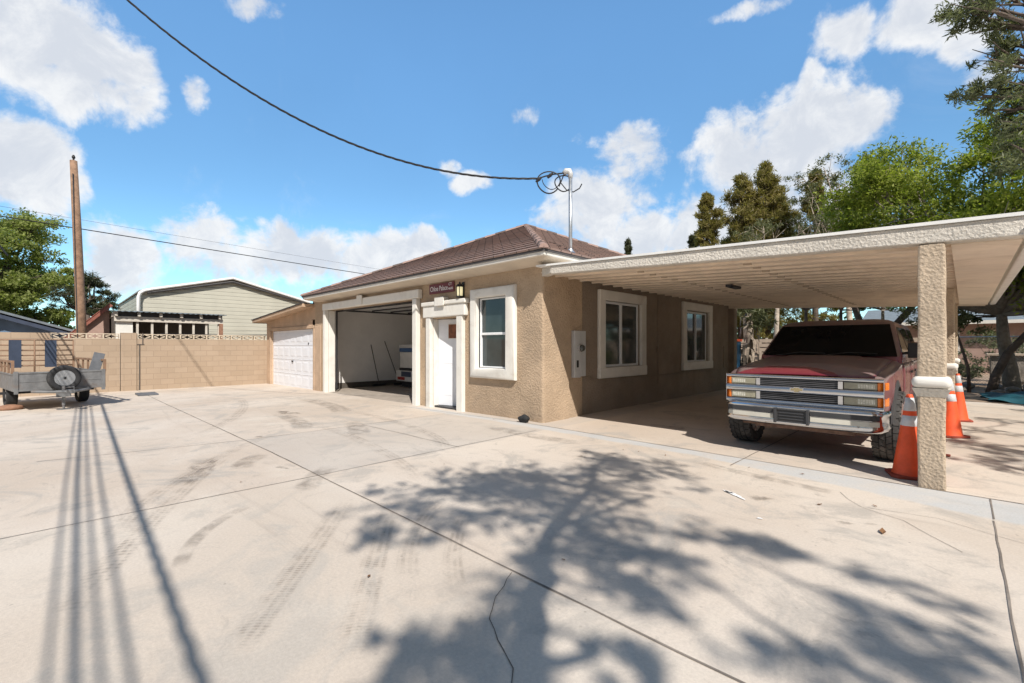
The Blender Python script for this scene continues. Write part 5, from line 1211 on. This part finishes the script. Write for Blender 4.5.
def shade_tree(name, base, trunk, extra, sel, zlo, zhi, dens, label, seed, r0, keep):
    t = thing(name, base, label, 'tree'); rg_ = random.Random(seed); m = MB(); k = len(trunk); m.tube(trunk, [lerp(r0, r0*.6, i/(k-1)) for i in range(k)], 10); fork = Vector(trunk[-1]); cl = shade_clusters(sel, zlo, zhi, dens, seed)
    for e in extra: limb(m, e[0], e[1], e[2], e[3], rg_, .1, 6)
    nodes = [Vector(p) for p in trunk[-2:]] + [Vector(e[1]) for e in extra] + [Vector(e[0]).lerp(Vector(e[1]), .6) for e in extra]
    for (c, rad, n) in cl:
        c = Vector(c); nr = min(nodes, key=lambda q: (q-c).length); limb(m, nr, c, .018, .006, rg_, .16, 5); nodes.append(nr.lerp(c, .6))
    m.build('trunk', 'bark', t, smooth=True, fixn=False)
    cl2 = []
    for (c, rad, n) in cl:
        for q in range(5):
            d = Vector((rg_.gauss(0,1), rg_.gauss(0,1), rg_.gauss(0,1))).normalized()*(.3+.75*rg_.random()); s = rg_.uniform(.28,.55)
            cl2.append(((c[0]+d.x*rad[0], c[1]+d.y*rad[1], c[2]+d.z*rad[2]), tuple(x*s for x in rad), max(4, n//5)))
    leaves_mesh(cl2, 'crown', 'leaf_green', t, seed, .045, .11); return t
shade_tree('yard_tree', (7.55,-7.7,0), [(7.55,-7.9,-.1),(7.5,-7.6,1.6),(7.58,-7.05,3.4),(7.62,-6.85,4.2)], [((7.62,-6.85,4.2),(7.85,-6.35,5.4),.085,.06),((7.85,-6.35,5.4),(8.1,-4.95,6.8),.06,.03),((7.85,-6.35,5.4),(9.0,-5.6,6.6),.035,.02),((7.62,-6.85,4.2),(9.4,-7.4,6.0),.04,.02)],
           [q_ for i_, q_ in enumerate(SHADE[:51]) if q_[0] < 4.3 or i_ % 3 != 1], 6.8, 9.0, .85, 'spreading yard tree whose dappled shadow lies across the foreground concrete', 5, .11, 1)
shade_tree('yard_tree', (12.2,-1.0,0), [(12.2,-1.0,-.1),(12.1,-1.0,2.4),(11.9,-1.0,4.2)], [((11.9,-1.0,4.2),(11.2,-.6,6),.08,.04),((11.9,-1.0,4.2),(12.6,.6,6),.08,.04)], SHADE[51:], 5.6, 6.8, .8, 'side yard tree whose streaky shadow falls right of the front post', 6, .16, 1)

for (x, y, lab, sd) in ((12.6,6.5,'leafy unseen tree added to darken the carport, nearer one',131),(12.0,11.0,'leafy unseen tree added to darken the carport, farther one',132),(14.5,1.5,'leafy unseen tree added to darken the carport, well right of its front',133)):
    broad_tree('added_shade_tree', (x,y,0), [(x,y,-.1),(x,y,1.2),(x+.1,y,2.2)], cluster_ball((x,y,3.6),(2.2,2.4,2.6),26,620,sd,.95), lab, leaf='leaf_green', bark='bark', seed=sd, r0=.18, lw=.075, ll=.18)  # unseen trees added on the right to cut the light under the carport
# ------------------------------------------------------------------ beyond the carport
wf = thing('chain_link_fence', (9,16.5,0), 'silver chain-link fence under the trees at the right', 'fence')
m = MB()
for i in range(6): x = 4.6+i*2.4; m.tube([(x,16.5,-.1),(x,16.5,1.75)], .03, 8)
m.tube([(4.6,16.5,1.72),(16.6,16.5,1.72)], .022, 6); m.tube([(4.6,16.5,.05),(16.6,16.5,.05)], .012, 6); m.build('fence_post', 'galv', wf, smooth=True)
m = MB(); w_ = .0032; x = 3.0
while x < 16.6:
    for sg_ in (1, -1):
        xa, za, xb, zb_ = (x, .05, x+1.66, 1.71) if sg_ > 0 else (x+1.66, .05, x, 1.71)
        def clip(xx, zz, x2, z2):
            return xx, zz
        if min(xa, xb) >= 4.6-1.2 and max(xa, xb) <= 16.6+1.2:
            yy = 16.5+sg_*.003; m.add([(xa-w_,yy,za),(xa+w_,yy,za),(xb+w_,yy,zb_),(xb-w_,yy,zb_)], [(0,1,2,3)])
    x += .085
m.build('wire_mesh', 'galv', wf)
m = MB(); m.box(7.25,7.39,15.3,15.44,-.1,2.25); yp = thing('yellow_post', (7.32,15.37,0), 'square yellow brown post standing by the chain-link fence', 'post'); m.build('shaft', 'yellow_post', yp, bevel=.01)
m = MB(); m.box(7.20,7.44,15.25,15.49,2.251,2.31); m.build('cap', 'weathered_wood', yp)
tp = thing('teal_tarp', (7.3,11.6,0), 'flat teal tarp spread on the ground under the right-hand trees', 'tarp')
m = MB(); nx, ny = 26, 16; vs = []
for j in range(ny+1):
    for i in range(nx+1):
        x, y = 5.85+3.9*i/nx+.12*math.sin(j*.9), 10.35+2.2*j/ny+.1*math.sin(i*.7); e = min(1, 4*min(i/nx, 1-i/nx, j/ny, 1-j/ny)+.15); vs.append((x, y, .02+.13*e+.035*math.sin(i*1.3+j*.5)+.03*math.sin(j*1.7-i*.4)))
m.add(vs, [(j*(nx+1)+i, j*(nx+1)+i+1, (j+1)*(nx+1)+i+1, (j+1)*(nx+1)+i) for j in range(ny) for i in range(nx)]); m.build('sheet', 'teal_tarp', tp, smooth=True)
for (x, y, z, r_, lf, lab, sd) in ((5.3,17.2,.7,.75,'leaf_grey','low grey bush left of the barbecue block behind the fence',141),(8.6,16.0,.6,.7,'leaf_green','green bush by the fence right of the yellow post',142),(4.3,16.4,.6,.7,'leaf_dark','dark bush at the left end of the chain-link fence',143),(3.0,18.0,.9,.9,'leaf_green','rounded green shrub behind the vehicle roof',144),(10.2,17.4,1.0,1.0,'leaf_dark','large dark shrub at the far right behind the fence',145),(6.3,20.5,1.3,1.1,'leaf_grey','tall grey shrub in front of the pink house wall',146),(9.0,22.0,1.4,1.2,'leaf_dark','tall dark shrub near the pink house door',147)):
    broad_tree('garden_bush', (x,y,-.05), [(x,y,-.1),(x,y,.1),(x,y,.25)], cluster_ball((x,y,z),(r_*.7,r_*.7,z*.6),9,260,sd,r_*.5), lab, cat='bush', leaf=lf, bark='bark', seed=sd, r0=.05, lw=.05, ll=.11)
stone = None
rk = random.Random(12); k = 0
for i in range(26):
    x, y = rk.uniform(3.9, 8.8), rk.uniform(12.6, 15.8)
    if stone is None:
        stone = thing('garden_rock', (x,y,0), 'rough brown rock among the stones near the fence', 'rock', 'rocks under the right-hand trees')
        bm = bmesh.new(); bmesh.ops.create_icosphere(bm, subdivisions=2, radius=.2)
        vs = [tuple(v.co*(1+.3*math.sin(v.co.x*17+2)*math.cos(v.co.y*13)+.15*math.sin(v.co.z*23))) for v in bm.verts]; fs = [tuple(q.index for q in f.verts) for f in bm.faces]; bm.free()
        m = MB(); m.add([(a,b_,c*.7+.06) for a,b_,c in vs], fs); m.build('rock_body', 'stone', stone, local=True)
    else:
        s = rk.uniform(.5, 1.3); dup(stone, (x,y,0), rk.uniform(0,6), scale=(s*rk.uniform(.8,1.4), s, s*.9))
ph = thing('pink_house', (6,29,0), 'low pink stucco house with grey roof beyond the chain-link fence', 'house')
m = MB(); panel_x(m, 1.5, 15, -.1, 2.7, 28, 28.25, [(4.0,5.2,1.0,2.1),(7.6,9.4,1.0,2.1),(11.2,12.4,-.1,2.05)]); m.box(1.5,1.75,28.25,34,-.1,2.7); m.box(14.75,15,28.25,34,-.1,2.7); m.box(1.75,14.75,33.8,34,-.1,2.7); m.build('wall', 'pink_stucco', ph)
m = MB(); m.add([(1.0,27.4,2.7),(15.5,27.4,2.7),(15.5,31,3.7),(1.0,31,3.7),(1.0,34.6,2.7),(15.5,34.6,2.7)], [(0,1,2,3),(3,2,5,4)]); m.build('roof', 'slate_roof', ph); m = MB(); m.box(.98,15.52,27.36,27.42,2.55,2.72); m.build('fascia', 'trim_white', ph)
for (a, c) in ((4.0,5.2),(7.6,9.4)):
    m = MB(); frame_x(m, a-.06, c+.06, .94, 2.16, .07, 27.95, 27.998); f = m.build('window', 'trim_white', ph); m = MB(); m.box(a, c, 28.1, 28.12, 1.0, 2.1); m.build('pane', 'window_glass', f)
m = MB(); m.box(11.2,12.4,28.1,28.14,-.1,2.05); m.build('door', 'weathered_wood', ph)
bp2 = thing('concrete_planter', (6.8,17.6,0), 'square grey masonry barbecue block behind the chain-link fence', 'barbecue')
m = MB(); m.box(6.1,7.0,17.3,18.1,-.1,1.05); m.build('block_base', 'bark_grey', bp2, bevel=.02); m = MB(); m.box(6.0,7.1,17.2,18.2,1.052,1.13); m.build('block_top', 'beige_wall', bp2, bevel=.01)
bf = thing('board_fence', (-1,20.5,0), 'pale tan horizontal board fence far behind the vehicle', 'fence')
m = MB()
for i in range(7): z = .12+i*.245; m.box(-7, 4.2, 21.4, 21.44, z, z+.19)
m.build('boards', 'beige_wall', bf); m = MB()
for i in range(6): x = -6.5+i*2.1; m.box(x-.05, x+.05, 21.441, 21.53, -.1, 1.85)
m.build('fence_post', 'weathered_wood', bf)
bx_ = thing('blue_bin', (-.62,11.4,0), 'blue portable cabinet with an orange lid just past the house corner', 'cabinet')
m = MB(); m.box(-1.0,-.42,11.1,11.7,-.02,1.56); m.build('cabinet_body', 'blue_plastic', bx_, bevel=.02); m = MB(); m.box(-1.03,-.39,11.07,11.73,1.565,1.65); m.build('lid', 'orange_plastic', bx_, bevel=.01)
m = MB(); m.box(-.96,-.46,11.085,11.098,.2,1.4); m.build('cabinet_door', 'blue_plastic', bx_)
# low walls and hedge that close the view
fw = thing('far_wall', (20,40,0), 'long low beige wall at the back of the neighbouring lots', 'wall')
m = MB(); m.box(-16, 60, 44, 44.2, -.1, 2.0); m.build('wall_face', 'beige_wall', fw)
rt = random.Random(77)
hg = MATS['leaf_dark']
tl = thing('treeline', (0,48,0), None, None); tl['kind'] = 'stuff'
leaves_mesh([((-30+i*3.1+rt.uniform(-1,1), 52+rt.uniform(-3,3), rt.uniform(1.5,3.4)), (2.6,2.2,rt.uniform(1.6,3.0)), 420) for i in range(34)], 'foliage', 'leaf_dark', tl, 78, .22, .5)
tl2 = thing('treeline', (-70,0,0), None, None); tl2['kind'] = 'stuff'
leaves_mesh([((-75+rt.uniform(-3,3), -60+i*3.1+rt.uniform(-1,1), rt.uniform(1.,2.6)), (2.6,2.2,rt.uniform(1.2,2.2)), 380) for i in range(40)], 'foliage', 'leaf_dark', tl2, 79, .25, .55)

# ------------------------------------------------------------------ sky, clouds, sun, camera
SUN = Vector((.85,-.50,1.)).normalized(); EL = math.asin(SUN.z); AZ = math.atan2(SUN.x, SUN.y)
w = bpy.data.worlds.new('World'); SC.world = w; w.use_nodes = True; nt = w.node_tree; nt.nodes.clear(); b = NB(nt)
wo = b.n('ShaderNodeOutputWorld'); bg = b.n('ShaderNodeBackground'); b.l(bg.outputs[0], wo.inputs[0]); bg.inputs[1].default_value = SKY_STR
sky = b.n('ShaderNodeTexSky'); sky.sky_type = 'NISHITA'; sky.sun_disc = False; sky.sun_elevation = EL; sky.sun_rotation = AZ; sky.altitude = 600; sky.air_density = 1.0; sky.dust_density = .3; sky.ozone_density = 2.2
dirv = b.n('ShaderNodeTexCoord').outputs['Generated']
sp = b.n('ShaderNodeSeparateXYZ'); b.l(dirv, sp.inputs[0])
# azimuth measured from the -X+Y diagonal, elevation, both in radians
rotm = b.n('ShaderNodeVectorRotate', rotation_type='Z_AXIS'); b.l(dirv, rotm.inputs['Vector']); rotm.inputs['Angle'].default_value = R(-44.87)
s2 = b.n('ShaderNodeSeparateXYZ'); b.l(rotm.outputs[0], s2.inputs[0])
az = b.math('ARCTAN2', s2.outputs[0], s2.outputs[1]); el = b.math('ARCSINE', sp.outputs[2])
warp = b.n('ShaderNodeTexNoise'); warp.inputs['Scale'].default_value = 5.; warp.inputs['Detail'].default_value = 5; b.l(dirv, warp.inputs['Vector'])
wsp = b.n('ShaderNodeSeparateColor'); b.l(warp.outputs['Color'], wsp.inputs[0])
az = b.math('ADD', az, b.math('MULTIPLY', b.math('SUBTRACT', wsp.outputs[0], .5), .10)); el = b.math('ADD', el, b.math('MULTIPLY', b.math('SUBTRACT', wsp.outputs[1], .5), .08))
field = None
for (a0, e0_, wa, we, amp) in CLOUDS:
    wa, we = wa*.93, we*.93
    u = b.math('DIVIDE', b.math('SUBTRACT', az, a0), wa); v = b.math('DIVIDE', b.math('SUBTRACT', el, e0_), we)
    d2 = b.math('ADD', b.math('MULTIPLY', u, u), b.math('MULTIPLY', v, v)); f = b.math('MULTIPLY', b.math('SUBTRACT', 1.0, d2), amp)
    field = f if field is None else b.math('SMOOTH_MAX', field, f, .25)
fb = b.noise(dirv, 9., 9, .60, .35); fb2 = b.noise(dirv, 34., 6, .62)
tot = b.math('ADD', b.math('MAXIMUM', field, -1.2), b.math('ADD', b.math('MULTIPLY', b.math('SUBTRACT', fb, .5), 4.3), b.math('MULTIPLY', b.math('SUBTRACT', fb2, .5), 1.3)))
dens = b.ss(tot, -.22, .85)
wisp = b.math('MULTIPLY', b.ss(b.noise(dirv, 3.2, 8, .65, 1.2), .56, .80), .30)
back = b.math('MULTIPLY', b.math('MAXIMUM', b.ss(b.math('ABSOLUTE', az), 1.25, 1.9), b.ss(el, .95, 1.25)), b.ss(b.noise(dirv, 2.6, 5, .55), .20, .42))   # unseen grey cloud deck overhead and behind, added to dim and neutralise sky fill
dens = b.math('MAXIMUM', b.math('MULTIPLY', dens, .96), b.math('MULTIPLY', wisp, b.ss(el, .75, .1)))
# cloud body: thick parts and undersides are greyer
shadev = b.ss(b.math('ADD', b.noise(dirv, 11., 8, .66, .5), b.math('MULTIPLY', field, .16)), .42, .78)
cc_ = b.mix(shadev, CLOUD_HI, CLOUD_LO)
tint = b.mix(1.0, sky.outputs[0], SKY_TINT, 'MULTIPLY')
up_ = b.n('ShaderNodeVectorMath', operation='SCALE'); b.l(tint, up_.inputs[0]); b.l(b.ss(el, .25, .68, .96, 1.42), up_.inputs['Scale']); tint = up_.outputs[0]
fin = b.mix(b.math('MULTIPLY', back, .92), b.mix(dens, tint, cc_), ADDED_CLOUD_GREY)
b.l(fin, bg.inputs[0])
sl = bpy.data.lights.new('Sun', 'SUN'); sl.energy = SUN_E; sl.angle = R(.53); sl.color = (1., .955, .895); so_ = bpy.data.objects.new('Sun', sl); COL.objects.link(so_); so_.rotation_euler = SUN.to_track_quat('Z', 'Y').to_euler(); so_.location = (10,-8,20)
cd = bpy.data.cameras.new('Camera'); cam = bpy.data.objects.new('Camera', cd); COL.objects.link(cam); cd.sensor_width = 36; cd.lens = 36*455/1024; cd.shift_y = 4.5/1024; cd.clip_start = .05; cd.clip_end = 2000
cam.location = (5.456,-6.241,1.40); cam.rotation_euler = (R(90),0,R(44.87)); SC.camera = cam
vs_ = SC.view_settings; vs_.view_transform = 'Standard'; vs_.look = 'None'; vs_.exposure = EXPO; vs_.gamma = 1.; vs_.use_curve_mapping = False
SC.render.engine = 'CYCLES'; SC.cycles.max_bounces = 8; SC.cycles.transparent_max_bounces = 12; SC.cycles.use_denoising = True
